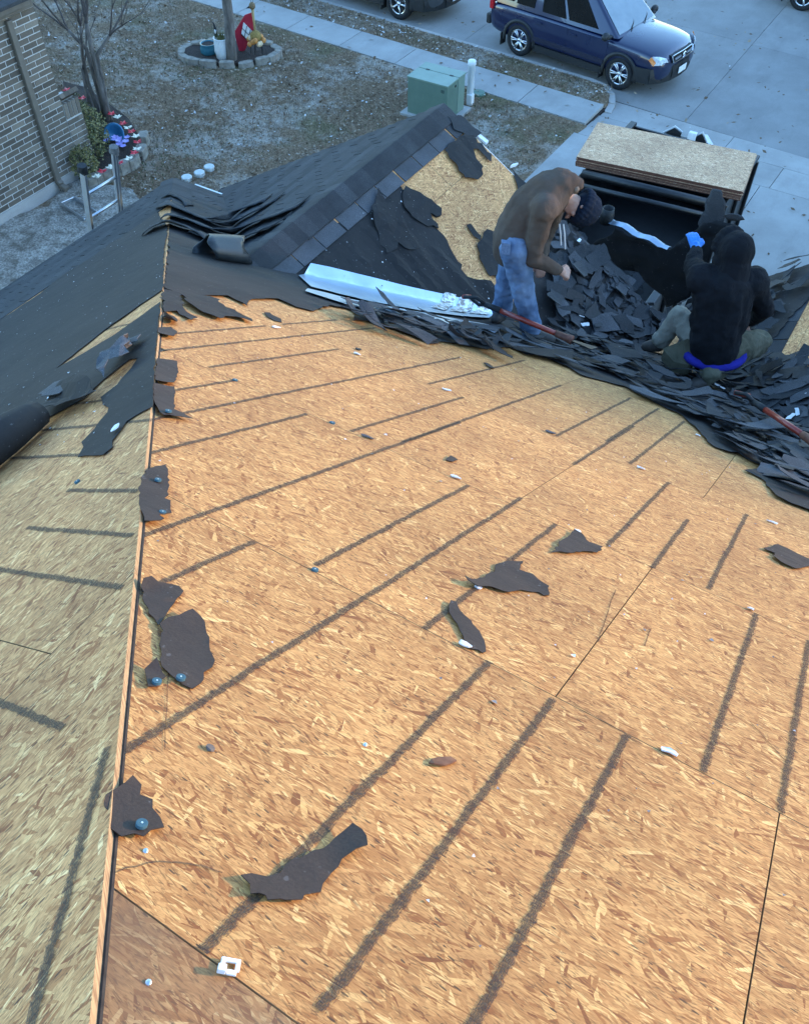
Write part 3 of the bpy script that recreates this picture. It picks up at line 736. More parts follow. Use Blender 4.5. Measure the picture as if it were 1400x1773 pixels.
# gable face: felt with the bare patch left open
felt('felt_underlayment', 'wrinkled black felt sheet on the right face of the front gable', P4, [(462, 493), (520, 445), (580, 392), (640, 340), (686, 303), (690, 315), (696, 330), (709, 327), (725, 336), (751, 356), (762, 364), (762, 375), (754, 378), (743, 370), (746, 381), (757, 399), (773, 417), (783, 439), (792, 454), (799, 459), (797, 467), (808, 480), (847, 489), (866, 520), (862, 552), (727, 524), (580, 492)],
     lift=.006, wave=.005, grid=.045, hfun=lambda u, v: -.03 if v < .345 else min(1, max(0, (v - .38) * 4)) * .034 * max(0, noise.noise(Vector((u * 9 + v * 1.2, v * .8, 4.1)))) ** .8, step=.05, amp=.010)
felt('felt_flap', 'torn felt flap curling off the black felt beside the bare gable patch', P4, zm([(470, 560), (520, 640), (620, 750), (640, 800), (700, 880), (640, 890), (580, 850), (575, 885), (520, 905), (480, 830), (455, 760), (440, 680)], 500, 150, 3.111), 'felt flap', .016, .016, .05, hfun=lambda u, v: .012 * abs(math.sin(v * 4)))
felt('felt_flap', 'smooth dark felt flap hanging over the left edge of the bare gable patch', P4, zm([(605, 590), (620, 545), (700, 580), (780, 640), (815, 665), (815, 700), (790, 710), (755, 685), (765, 720), (800, 775), (740, 760), (660, 710), (610, 640)], 500, 150, 3.111), 'felt flap', .018, .012, .05)
felt('felt_flap', 'long felt tongue hanging below the last ridge caps of the front gable', P4, zm([(905, 285), (870, 312), (830, 350), (940, 500), (1010, 510), (1040, 480), (1020, 420), (985, 345), (1010, 345), (1060, 400), (1080, 415), (1082, 372), (1000, 290), (940, 250)], 500, 150, 3.111), 'felt flap', .012, .008, .06, hfun=grain(P4, .012))
felt('felt_flap', 'dark felt patch on the gable right behind the standing worker', P4, zm([(1010, 850), (1030, 830), (1060, 775), (1140, 810), (1220, 840), (1240, 960), (1200, 1050), (1130, 1040), (1065, 1010), (1020, 920)], 500, 150, 3.111), 'felt flap', .012, .010, .06)
felt('felt_flap', 'narrow felt strip pointing out of the dark patch behind the standing worker', P4, zm([(950, 750), (975, 745), (1030, 810), (1025, 835), (990, 810)], 500, 150, 3.111), 'felt strip', .014, .006, .05)
felt('felt_flap', 'torn felt along the front edge of the gable beside the brown hooded sweater', P4, zm([(1195, 450), (1215, 470), (1240, 500), (1285, 545), (1240, 590), (1228, 560), (1215, 510)], 500, 150, 3.111), 'felt flap', .012, .006, .06)
felt('shingle_scrap_end', 'light grey shingle piece at the front peak of the gable', P4, zm([(880, 222), (960, 225), (965, 240), (895, 240)], 500, 150, 3.111), 'shingle scrap', .02, .004, .08, mat=PAPER, amp=.003)
felt('shingle_scrap_end', 'dark shingle folded over the front peak of the gable', P4, zm([(850, 170), (920, 165), (1030, 260), (1000, 285), (940, 262), (880, 238)], 500, 150, 3.111), 'shingle scrap', .022, .006, .08, mat=SHIN)
felt('felt_underlayment', 'dark felt under the rubble between the two workers', P4, [(862, 552), (880, 545), (905, 480), (925, 430), (950, 395), (985, 388), (1060, 470), (1152, 562), (1121, 607), (990, 580)], lift=.006, wave=.006, grid=.09)
shingle_rows(s4, P4, 2.1, 3.0, 5.9, RY, [(-1, CS, -4.36 - .15), (1, 0, RY)], .14, SHIN2)
# white drip edge scraps along the rake
for k, (a, b, l) in enumerate((((1005, 270), (1055, 310), 'white metal drip edge scrap at the upper end of the gable edge'), ((1185, 435), (1215, 428), 'white scrap stuck at the gable edge near the brown sweater'))):
    p, q = (P4.at(*P4.uv(*zm([z], 500, 150, 3.111)[0]), .02) for z in (a, b))
    mb = MB(); d = q - p; w = np.array((.0, .05, 0)); mb.prism([p, q, q + w, p + w][::1], (0, 0, -.02)); tag(obj('drip_edge_scrap', mb, WHT), l, 'metal scrap')
# ------------------------------------------------------------------ pried up courses round the hip and valley
def ribbon(px, lift=.07, width=.17, label='', mat=None, dirv=(-.25, 1)):
    pts = [hit(*q) for q in px]; n0 = len(pts); P = []
    for i in range(n0 - 1):
        for k in range(6):
            t = k / 6; P.append(pts[i] * (1 - t) + pts[i + 1] * t)
    P.append(pts[-1]); n = len(P); d = np.array((dirv[0], dirv[1], 0)); d /= np.linalg.norm(d); mb = MB(); vs_ = []
    P = [sum(P[max(0, min(n - 1, i + k))] for k in (-3, -2, -1, 0, 1, 2, 3)) / 7 for i in range(n)]
    for i, p in enumerate(P):
        t = i / (n - 1); e = math.sin(PI * t) ** .55; j = .012 * noise.noise(Vector((t * 14, lift * 90, 0)))
        for w in (0, .25, .6, 1):
            q = p + d * width * w; s_ = surf(q[0], q[1]); h = lift * e * (1 - w) ** 1.3 + .018 + j * (1 - w)
            z = max(s_ + .012, p[2] + (s_ - p[2]) * 1.0) if w else max(s_, p[2])
            vs_.append((q[0], q[1], z + h))
    fs = [(i * 4 + k, i * 4 + k + 1, (i + 1) * 4 + k + 1, (i + 1) * 4 + k) for i in range(n - 1) for k in range(3)]
    mb.add(vs_, fs); o = obj('lifted_course', mb, mat or SHIN, smooth=True); s_ = o.modifiers.new('s', 'SOLIDIFY'); s_.thickness = .009; s_.offset = 0
    return tag(bake(o), label, 'shingle strip', 'shingle courses pried up across the hip and valley')
ribbon([(352, 384), (366, 387), (380, 386), (406, 377), (432, 366), (462, 352)], .05, .2, 'shortest pried up shingle course, farthest out over the valley')
ribbon([(268, 366), (290, 366), (306, 370), (341, 386), (367, 399), (399, 397), (431, 383), (486, 346)], .06, .2, 'second pried up shingle course, running from the hip far up the gable face')
ribbon([(276, 386), (300, 384), (325, 390), (354, 406), (380, 412), (419, 407), (457, 392), (505, 375), (529, 352)], .06, .2, 'longest pried up shingle course with its tip high on the gable face')
ribbon([(322, 405), (351, 420), (383, 427), (419, 425), (457, 412), (480, 398), (494, 384)], .055, .2, 'pried up shingle course just above the curled shingle')
ribbon([(243, 412), (268, 404), (292, 398), (310, 402), (330, 410), (352, 420), (362, 428)], .07, .18, 'lowest lifted course bent over the hip with both ends in the air')
ribbon([(276, 350), (300, 346), (316, 352), (322, 362)], .03, .16, 'small hip cap stub lifted at the end of the hip')
# hip caps left at the lower end of the hip
y = 6.9; k = 0
while y > 5.75:
    mb = MB(); pts = []
    hx = lambda yy: -.51 - yy
    for yy, h in ((y, .024), (y - .2, .010)):
        for (a, b) in ((-.16, -.16), (-.08, -.08), (0, 0), (.0, .16), (0, .3)):
            x_, y_ = (hx(yy) + a * 1.4, yy) if a < 0 else (hx(yy) + b * .9, yy)
            pts.append((x_, y_, min(z1(x_, y_), z2(x_, y_)) + h))
    mb.add(pts, [(i, i + 1, i + 6, i + 5) for i in range(4)]); o = obj('hip_cap', mb, SHIN, s1); m_ = o.modifiers.new('s', 'SOLIDIFY'); m_.thickness = .006; bake(o); y -= .145
# curled shingle lying in the valley
c0, c1 = hit(352, 446), hit(412, 452); ax = c1 - c0; L = np.linalg.norm(ax); ax /= L
up = np.array((0, 0, 1.)); sd_ = np.cross(up, ax); sd_ /= np.linalg.norm(sd_); up = np.cross(ax, sd_)
mb = MB(); vs_ = []; nl, nr = 8, 16
for i in range(nl + 1):
    t = i / nl; r = .085 + .02 * t
    for k in range(nr + 1):
        th = -2.3 + 4.9 * k / nr; rr = r * (1 + .12 * math.sin(3 * th + t)) 
        p = c0 + ax * (L * t + (.05 * math.sin(th * 2) if i in (0, nl) else 0)) + up * (.075 + rr * math.cos(th)) + sd_ * rr * math.sin(th) * 1.15
        p[2] = max(p[2], surf(p[0], p[1]) + .02); vs_.append(p)
mb.add(vs_, [(i * (nr + 1) + k, i * (nr + 1) + k + 1, (i + 1) * (nr + 1) + k + 1, (i + 1) * (nr + 1) + k) for i in range(nl) for k in range(nr)])
o = obj('curled_shingle', mb, mat_noise('wet_black_shingle', (.014, .016, .017), (.03, .033, .034), 200, .38), smooth=True); m_ = o.modifiers.new('s', 'SOLIDIFY'); m_.thickness = .007
tag(bake(o), 'curled up dark shingle roll with a hollow end in the gable valley', 'shingle scrap')
# ------------------------------------------------------------------ bright valley flashing
HZ = Plane((0, 0, 0), (1, 0, 0), (0, 1, 0))
def flash(name, label, px, lift, mat, cat='valley flashing', wave=.006):
    poly = [tuple(hit(x, y + 4)[:2]) for x, y in px]
    if area(poly) < 0: poly = poly[::-1]
    poly = jag(poly, .1, .002)
    return tag(obj(name, sheet(HZ, poly, lift, .0015, .04, None, True, wave, seed=4), mat, smooth=True), label, cat)
f1 = flash('valley_flashing', 'long bright metal flashing sheet lying in the valley by the worker', [(538.6, 458), (600, 472), (690, 494), (780, 515), (859, 532), (845.5, 552), (800, 549), (738, 542), (640, 524), (539, 499), (518, 479)], .034, GALV)
for k, q in enumerate(([(745, 535), (770, 509), (789, 514), (770, 541)], [(777, 541), (796, 518), (822, 523), (806, 545)], [(812, 545), (830, 527), (852, 531), (842, 548)])):
    poly = [tuple(hit(x, y + 4)[:2]) for x, y in q]; poly = poly if area(poly) > 0 else poly[::-1]
    obj('worn_patch', sheet(HZ, jag(poly, .03, .004), .043, .0008, .04, None, True, .005, seed=4), FLAKE, f1)
flash('valley_flashing', 'narrow bright metal strip half covered below the long flashing sheet', [(529, 507), (533, 502), (610, 521), (700, 538), (745, 546), (845, 564), (862, 574), (855, 579), (790, 568), (700, 548), (609, 533)], .034, GALV)
# ------------------------------------------------------------------ felt scraps on the bare wood
def curl(u0, v0, du, dv, h, p=2.0):
    """lifts the part of a scrap that lies beyond a line"""
    def f(u, v):
        t = (u - u0) * du + (v - v0) * dv
        return h * max(0, t) ** p
    return f
def scrap(label, px, ox, oy, s, h=None, lift=.004, wave=.0065, grid=.024, mat=None, name='felt_scrap', amp=.005):
    poly = pv(P1, zm(px, ox, oy, s))
    if area(poly) < 0: poly = poly[::-1]
    cu = sum(p[0] for p in poly) / len(poly); cv = sum(p[1] for p in poly) / len(poly)
    R = max(math.hypot(p[0] - cu, p[1] - cv) for p in poly)
    hf = None
    if h: hf = lambda u, v: sum(a * max(0, ((u - cu) * du + (v - cv) * dv) / R - st) ** 1.7 for du, dv, st, a in h)
    pj = jag(poly, .02, amp)
    return tag(obj(name, sheet(P1, pj, lift, .002, grid, hf, False, wave, seed=len(bpy.data.objects)), mat or FELTB, smooth=True), label, 'felt scrap', 'felt scraps on the bare wood')
scrap('tall felt scrap folded over the hip with two blue cap nails', [(765, 250), (800, 215), (895, 188), (910, 300), (905, 355), (880, 375), (915, 390), (920, 460), (850, 470), (880, 490), (860, 500), (775, 500), (770, 470), (745, 360), (755, 300)], 0, 750, 3.111, [(-.9, 0, .55, .05), (0, -1, .5, .05)], .012)
scrap('triangular felt scrap by the hip, just above the largest scrap', [(755, 850), (765, 825), (810, 815), (850, 830), (960, 840), (985, 870), (950, 910), (905, 970), (850, 1045), (800, 980), (765, 900)], 0, 750, 3.111, [(-1, .2, .2, .12), (.8, .5, .4, .06)])
scrap('largest felt scrap on the bare wood, its upper edge curled up', [(855, 1050), (900, 1020), (1030, 985), (1100, 1040), (1110, 1090), (1125, 1160), (1155, 1240), (1140, 1275), (1095, 1300), (1080, 1355), (1035, 1385), (985, 1365), (925, 1320), (870, 1270), (865, 1180)], 0, 750, 3.111, [(-.8, .6, .2, .022), (.9, .2, .5, .02)], wave=.004)
scrap('small felt scrap with a blue cap nail beside the largest scrap', [(775, 1290), (835, 1260), (890, 1330), (860, 1355), (840, 1385), (795, 1385), (785, 1335)], 0, 750, 3.111, [(-.5, .8, .3, .04)])
scrap('felt scrap over the hip held by one blue cap nail, near the lower corner', [(555, 460), (565, 420), (600, 400), (710, 320), (760, 360), (750, 410), (820, 435), (880, 590), (810, 605), (770, 640), (720, 625), (650, 640), (605, 605), (590, 595), (600, 520), (560, 480)], 0, 1250, 3.111, [(-.9, .3, .3, .025)], .006, wave=.004)
scrap('long curled felt strip standing up at both ends in the foreground', [(40, 770), (170, 765), (260, 710), (440, 630), (575, 530), (620, 570), (640, 605), (645, 645), (595, 650), (530, 685), (480, 750), (440, 800), (430, 840), (350, 855), (340, 880), (260, 885), (230, 880), (170, 890), (160, 865), (130, 855), (85, 865), (85, 810)], 400, 1250, 2.8, [(.75, .66, .3, .055), (-.7, -.7, .5, .05), (.5, -.8, .1, .03)], .005, .005)
scrap('bird shaped felt scrap in the middle of the bare slope', [(355, 545), (400, 560), (480, 535), (545, 490), (550, 455), (620, 435), (715, 435), (690, 485), (770, 515), (820, 560), (870, 590), (872, 640), (840, 640), (810, 620), (740, 615), (590, 620), (500, 595), (430, 600), (370, 575)], 700, 850, 3.5, [(-.6, -.8, .6, .05), (1, 0, .7, .04)])
scrap('felt scrap with a flat lower edge and a white clip at its tip', [(880, 382), (930, 350), (925, 325), (970, 300), (1020, 250), (1070, 275), (1110, 320), (1195, 350), (1160, 385), (1095, 378), (1010, 388), (940, 378)], 700, 850, 3.5, [(-.3, 1, .5, .03)])
scrap('narrow leaf shaped felt scrap below the bird shaped one', [(265, 700), (275, 678), (310, 690), (330, 740), (400, 800), (450, 860), (480, 920), (490, 980), (470, 990), (440, 970), (400, 965), (350, 890), (290, 790), (265, 750)], 700, 850, 3.5, [(-.2, -1, .6, .03)])
scrap('split felt scrap at the far right of the bare slope', [(1120, 712), (1205, 682), (1330, 740), (1400, 770), (1430, 785), (1400, 815), (1350, 825), (1300, 828), (1230, 800), (1165, 755), (1190, 738)], 1000, 750, 3.5, [(-.5, -.6, .3, .05)])
scrap('tiny felt scrap beside a nailing line in mid slope', [(245, 1045), (275, 1018), (320, 1045), (290, 1055)], 700, 500, 3.5)
scrap('upright felt scrap on the hip with a curled lower corner', [(1085, 705), (1225, 725), (1225, 830), (1205, 872), (1160, 890), (1090, 880), (1070, 840)], 0, 450, 4, [(.7, -.6, .3, .14)], .012, grid=.05)
scrap('felt scrap on the hip ending in a long thin tail', [(1060, 890), (1205, 905), (1200, 1060), (1335, 1120), (1240, 1112), (1130, 1100), (1085, 1050), (1060, 1000)], 0, 450, 4, [(-1, 0, .4, .05)], .010, grid=.05)
scrap('small torn felt bit at the top of the hip edge', [(1125, 385), (1190, 400), (1225, 430), (1220, 460), (1180, 455), (1130, 445)], 0, 450, 4, [(0, -1, 0, .08)], .012, grid=.05)
scrap('frayed felt bit on the hip below the top corner', [(1085, 480), (1180, 480), (1225, 520), (1190, 552), (1120, 542), (1088, 520)], 0, 450, 4, [(.5, -.6, .3, .05)], .012, grid=.05)
scrap('thin dark felt sliver near the metal flashing on bare wood', [(480, 450), (500, 455), (545, 488), (520, 486), (490, 470)], 700, 500, 3.5)
# ------------------------------------------------------------------ caps, clips and crumbs
def disc(pl_pt, n, r, h, mat, name, label, cat, group=None):
    M = Vector(n).to_track_quat('Z', 'Y').to_matrix(); mb = MB()
    mb.lathe([(r * .98, h * .35), (r, 0), (r, -.004)], pl_pt, 18, 0, M); mb.lathe([(0, h * .3), (r * .75, h * .42), (r * .98, h * .35)], pl_pt, 18, 0, M); mb.lathe([(0, h * .46), (.0022, h * .45), (.0024, h * .3)], pl_pt, 8, 1, M)
    return tag(obj(name, mb, [mat, ALU], smooth=False, org=pl_pt), label, cat, group)
for (px, py), pl, h, l in (((243, 1440), P1, .019, 'blue cap nail holding the scrap nearest the lower left corner'), ((270, 1189), P1, .015, 'blue cap nail on the small scrap beside the largest scrap'), ((311, 1184), P1, .018, 'blue cap nail under the lower edge of the largest scrap'), ((272, 841), P1, .022, 'blue cap nail high on the tall hip scrap'), ((280, 897), P1, .021, 'blue cap nail at the bottom of the tall hip scrap'),
                          ((290, 722), P1, .026, 'blue cap nail on the hip scrap with the thin tail'), ((135, 835), P2, .004, 'pale blue cap on the bare wood of the left slope'), ((407, 659), P1, .004, 'pale blue cap at the end of a short nailing line, upper slope'), ((575, 733), P1, .004, 'pale blue cap in a panel joint in the upper middle'), ((545, 988), P1, .004, 'blue cap at the lower end of a long nailing line in mid slope')):
    u, v = pl.uv(px, py); s_ = .0108 if py > 800 else .013
    disc(pl.at(u, v, h), pl.n, s_, .007, BLUEC, 'cap_nail', l, 'cap nail', 'blue cap nails on the roof')
def clipmesh(pl, u, v, ang, s=1.0):
    mb = MB(); e1 = pl.eu * math.cos(ang) + pl.ev * math.sin(ang); e2 = -pl.eu * math.sin(ang) + pl.ev * math.cos(ang)
    M = Matrix((e1, e2, np.cross(e1, e2))).transposed()
    for x, y, w, d in ((0, .017, .05, .012), (-.019, 0, .012, .024), (.019, 0, .012, .024), (.006, -.017, .026, .014)):
        mb.box(pl.at(u, v, .006) + e1 * x * s + e2 * y * s, (w * s, d * s, .005), 0, 0, M)
    mb.box(pl.at(u, v, .012) + e1 * -.019 * s + e2 * -.018 * s, (.022 * s, .020 * s, .010), 0, 0, M); return mb
u, v = P1.uv(397, 1678); tag(obj('panel_clip', clipmesh(P1, u, v, .5, .62), WHT, bevel=.0015), 'square white plastic clip on the lowest panel joint in the foreground', 'plastic clip')
def chip(px, py, L, w, ang, label, mat=PAPER, pl=P1, name='paper_scrap', cat='paper scrap', h=.006):
    u, v = pl.uv(px, py); mb = MB(); n = 8; P = []
    for k in range(n):
        a = 2 * PI * k / n; r = rnd.uniform(.8, 1.1); x, y = L * math.cos(a) * r, w * math.sin(a) * r
        P.append(pl.at(u + x * math.cos(ang) - y * math.sin(ang), v + x * math.sin(ang) + y * math.cos(ang), h + rnd.uniform(0, .006)))
    if np.dot(np.cross(P[1] - P[0], P[2] - P[0]), pl.n) < 0: P = P[::-1]
    mb.prism(P, -pl.n * .004); return tag(obj(name, mb, mat), label, cat)
chip(1156, 1304, .026, .011, .2, 'white plastic clip lying alone right of centre', WHT, name='panel_clip', cat='plastic clip')
chip(803, 1119, .022, .012, .1, 'white scrap at the lower end of the leaf shaped felt'); chip(998, 922, .016, .008, .4, 'white clip at the tip of the flat edged felt scrap', WHT, name='panel_clip', cat='plastic clip'); chip(826, 1019, .014, .008, .3, 'white bit under the left wing of the bird shaped felt')
chip(763, 1322, .038, .015, .9, 'brown dry leaf on the bare wood in the foreground', mat_noise('dry_leaf', (.12, .05, .025), (.20, .09, .045), 40, .7), name='dry_leaf', cat='leaf')
chip(1298, 1056, .015, .009, .6, 'small white chip above a nailing line at the right'); chip(478, 568, .03, .016, 1.2, 'white scrap near the top of the bare slope'); chip(620, 606, .02, .018, 0, 'dark washer on the upper bare slope', GRIPB, name='washer', cat='washer'); chip(618, 614, .024, .014, 0, 'white paper bit below the dark washer')
chip(635, 758, .03, .012, .2, 'dark grey chip in a panel joint, upper slope', SHIN2, name='shingle_chip', cat='shingle chip'); chip(952, 750, .032, .014, .3, 'grey chip with a white end in a panel joint', SHIN2, name='shingle_chip', cat='shingle chip'); chip(772, 676, .03, .012, .1, 'pale blue scrap on the upper slope, right of middle', PAPER); chip(788, 828, .024, .01, .2, 'white crumb near the tiny felt scrap', PAPER); chip(1108, 812, .022, .01, 0, 'white crumb below a short nailing line, upper right', PAPER); chip(1207, 755, .02, .012, .4, 'pale blue crumb at the torn felt edge', PAPER); chip(1336, 906, .03, .012, .1, 'white paper bit at the far right of the slope')
chip(205, 808 - 60, .03, .014, .5, 'white nail cap on the felt of the left slope', PAPER, P2, h=.02)
chip(363, 1297, .011, .009, 0, 'knot sized dark plug in the wood, lower left', BARK, name='wood_plug', cat='plug', h=.003)
for px, py, l in ((252, 1474, 'shiny nail head below the lowest blue cap nail'), (257, 1702, 'shiny nail head in the dirty corner panel'), (632, 1290, 'bright nail tip in the foreground wood')):
    u, v = P1.uv(px, py); mb = MB(); mb.ball(P1.at(u, v, .001), (.0055, .0055, .003), 8); tag(obj('nail_head', mb, ALU, smooth=True), l, 'nail')
# ------------------------------------------------------------------ shingle rubble in the valley
def piece_mesh(k):
    rr = random.Random(100 + k); L, w = rr.uniform(.14, .40), rr.uniform(.07, .22); n = rr.choice((4, 4, 5, 5, 6, 7)); base = []
    if k % 5 == 0: base = [(-L / 2, -w / 2), (-.01, -w / 2), (0, -w * .02), (.012, -w / 2), (L / 2, -w / 2), (L / 2 + rr.uniform(-.05, .02), w / 2), (-L * .45, w / 2 + rr.uniform(-.03, .03))]
    else:
        ang = sorted(rr.uniform(0, 2 * PI) if k % 3 == 0 else 2 * PI * (i + rr.uniform(-.33, .33)) / n for i in range(n))
        base = [(L / 2 * math.cos(a) * rr.uniform(.75, 1.25), w / 2 * math.sin(a) * rr.uniform(.75, 1.3)) for a in ang]
        if abs(area(base)) < .004: base = [(-L / 2, -w / 2), (L / 2, -w * .2), (L * .2, w / 2)]
    poly = jag(base, .035, .008, rr); fl = Plane((0, 0, 0), (1, 0, 0), (0, 1, 0)); b = rr.uniform(-1.1, 1.4); c = rr.uniform(-1.2, 1.2)
    try: return mesh_of('shingle_piece', sheet(fl, poly, .0, .0035, .07, hfun=lambda u, v: .03 + b * u * u + c * u * v), [(SHIN, SHIN2, SHIN, SHIND, SHIN2, SHIN)[k % 6]])
    except Exception: return piece_mesh(k + 400)
NP = 36
PM = [piece_mesh(k) for k in range(NP)]
def place(name, me, P, n, ang, s, tilt, label, cat, group):
    n = Vector(n).normalized(); n = (n + Vector((rnd.gauss(0, tilt), rnd.gauss(0, tilt), 0))).normalized()
    M = n.to_track_quat('Z', 'Y').to_matrix() @ Matrix.Rotation(ang, 3, 'Z')
    o = bpy.data.objects.new(name, me); COL.objects.link(o); o.matrix_world = Matrix.Translation(Vector(P)) @ M.to_4x4() @ Matrix.Diagonal((*([s] * 3 if not hasattr(s, '__len__') else s), 1))
    return tag(o, label, cat, group)
def snorm(x, y):
    e = .03; return Vector((surf(x - e, y) - surf(x + e, y), surf(x, y - e) - surf(x, y + e), 2 * e)).normalized()
HEAP = [(880, 585), (960, 600), (1060, 640), (1160, 700), (1260, 765), (1400, 850), (1480, 880), (1480, 640), (1400, 620), (1330, 630), (1300, 690), (1210, 690), (1170, 660), (1120, 600), (1190, 560), (1215, 530), (1150, 500), (1100, 470), (1040, 420), (985, 370), (960, 400), (955, 470), (960, 560), (940, 590)]
hx = [p[0] for p in HEAP]; hy = [p[1] for p in HEAP]; got = []
tries = 0
while len(got) < 215 and tries < 6000:
    tries += 1; q = (rnd.uniform(min(hx), max(hx)), rnd.uniform(min(hy), max(hy)))
    if not inside(HEAP, *q): continue
    P = hit(*q)
    if P[2] < 2.9: continue
    if any((P[0] - g_[0]) ** 2 + (P[1] - g_[1]) ** 2 < .045 ** 2 for g_ in got[-120:]): continue
    got.append(P)
def where(P):
    d = P - CAM; k = FPX / (d @ FV); px, py = PCX + k * (d @ RV), PCY - k * (d @ UV_)
    if px > 1290: return 'at the right edge beyond the seated worker'
    if py > 660 or (px > 1130 and py > 640): return 'at the back of the seated worker'
    if px < 990 and py > 540: return 'round the feet of the standing worker'
    if px < 1000: return 'right beside the standing worker under his arm'
    if px < 1080: return 'midway between the two workers'
    return 'left of the seated worker, below the black sheet'
for i, P in enumerate(got):
    s_ = rnd.choice((.75, .95, 1.2, 1.5)) * rnd.uniform(.9, 1.1); me = PM[i % NP]; mt = me.materials[0].name
    lab = ('large ' if s_ > 1.05 else 'small ') + {'asphalt_shingle_grey': 'pale grey', 'shingle_underside': 'black backed'}.get(mt, 'dark grey') + ' torn shingle piece lying ' + where(P)
    place('shingle_piece', me, (P[0], P[1], P[2] + rnd.uniform(.0, .07)), snorm(P[0], P[1]), rnd.gauss(.2, 1.2), s_, .11, lab, 'shingle scrap', 'torn shingle pieces in the rubble')
# ragged layers along the torn edge
def edge_pt(t):
    L = [(612, 556), (690, 574), (767, 590), (843, 604), (911, 614), (986, 638), (1080, 670), (1180, 720), (1262, 783), (1330, 820), (1400, 880)]
    t *= len(L) - 1; i = min(int(t), len(L) - 2); f = t - i
    return (L[i][0] + (L[i + 1][0] - L[i][0]) * f, L[i][1] + (L[i + 1][1] - L[i][1]) * f)
SEG = ('just below the metal flashing', 'below the standing worker', 'along the shaft of the first tool', 'below the gap between the workers', 'below the seated worker', 'left of the second tool', 'below the second tool at the right')
for i in range(62):
    me = PM[i % NP]; LAB2 = {'asphalt_shingle_grey': 'pale grey', 'shingle_underside': 'black backed'}.get(me.materials[0].name, 'dark grey') + ' ragged shingle strip on the torn edge, ' + SEG[min(6, i * 7 // 62)]
    q = edge_pt((i + rnd.uniform(0, 1)) / 62); dy_ = rnd.uniform(-2, 26) + (14 if 880 < q[0] < 975 else 0); P = P1.at(*P1.uv(q[0], q[1] - dy_), rnd.uniform(.012, .038) * (.6 if 880 < q[0] < 975 else 1))
    place('ragged_strip', PM[i % NP], P, P1.n, rnd.gauss(0, .22), (rnd.uniform(.8, 1.6), rnd.uniform(.5, 1.3), 1.1), .07, LAB2, 'shingle strip', 'ragged shingle strips along the torn edge')
LAB3 = 'dark torn shingle shred lying below the metal flashing'
for i in range(22):
    q = (rnd.uniform(610, 870), 0); yy = 556 + (q[0] - 610) * .17 + rnd.uniform(0, 16); P = P1.at(*P1.uv(q[0], yy), rnd.uniform(.02, .06))
    place('shingle_shred', PM[(i * 5) % NP], P, P1.n, rnd.gauss(.1, .3), (rnd.uniform(.6, 1.3), rnd.uniform(.3, .7), 1.6), .2, LAB3, 'shingle scrap', 'dark shreds below the flashing')
scrap('dark spear shaped shingle sliver sticking out over the bare wood', [(330, 285), (420, 330), (520, 385), (640, 452), (645, 468), (560, 430), (450, 380), (380, 350), (300, 330)], 700, 500, 3.5, [(-1, 0, -.6, .05)], .05, mat=FELT, grid=.06, name='shingle_sliver')
scrap('curved dark shingle sliver at the torn edge beside the first tool', [(690, 385), (800, 398), (900, 418), (1000, 440), (1000, 470), (900, 450), (790, 425), (720, 405)], 700, 500, 3.5, [(0, 1, -.6, .03)], .03, mat=FELT, grid=.06, name='shingle_sliver')
# rubble base: everything too small to pick out
mb = MB(); fl = Plane((0, 0, 0), (1, 0, 0), (0, 1, 0))
for i in range(900):
    while True:
        q = (rnd.uniform(min(hx), max(hx)), rnd.uniform(min(hy), max(hy)))
        if inside(HEAP, *q): break
    P = hit(*q)
    if P[2] < 2.9: continue
    n = snorm(P[0], P[1]); a = rnd.uniform(0, 6); t1 = n.orthogonal().normalized(); t2 = n.cross(t1); L = rnd.uniform(.02, .07); w = L * rnd.uniform(.3, .8)
    e1 = t1 * math.cos(a) + t2 * math.sin(a); e2 = n.cross(e1) + n * rnd.gauss(0, .2); c = Vector(P) + n * rnd.uniform(.015, .06)
    mb.add([c - e1 * L - e2 * w, c + e1 * L - e2 * w * .6, c + e1 * L * .7 + e2 * w, c - e1 * L * .8 + e2 * w * .7], [(0, 1, 2, 3)])
o = obj('rubble', mb, SHIN2); o['kind'] = 'stuff'; o['label'] = 'fine shingle crumbs and chips among the rubble'; o['category'] = 'rubble'
for i, (px, py) in enumerate(((1004, 560), (1010, 575), (1060, 618), (1240, 683), (1362, 735), (1382, 695), (1372, 727), (1000, 430))):
    P = hit(px, py); place('paper_scrap', mesh_of('paper_scrap', sheet(fl, jag([(-.05, -.012), (.05, -.018), (.045, .015), (-.04, .02)], .02, .004), .0, .002, .05), PAPER), P + np.array((0, 0, .09)), snorm(P[0], P[1]), rnd.uniform(0, 3), rnd.uniform(.7, 1.2), .2, 'small white paper shred among the shingle rubble', 'paper scrap', 'white shreds in the rubble')
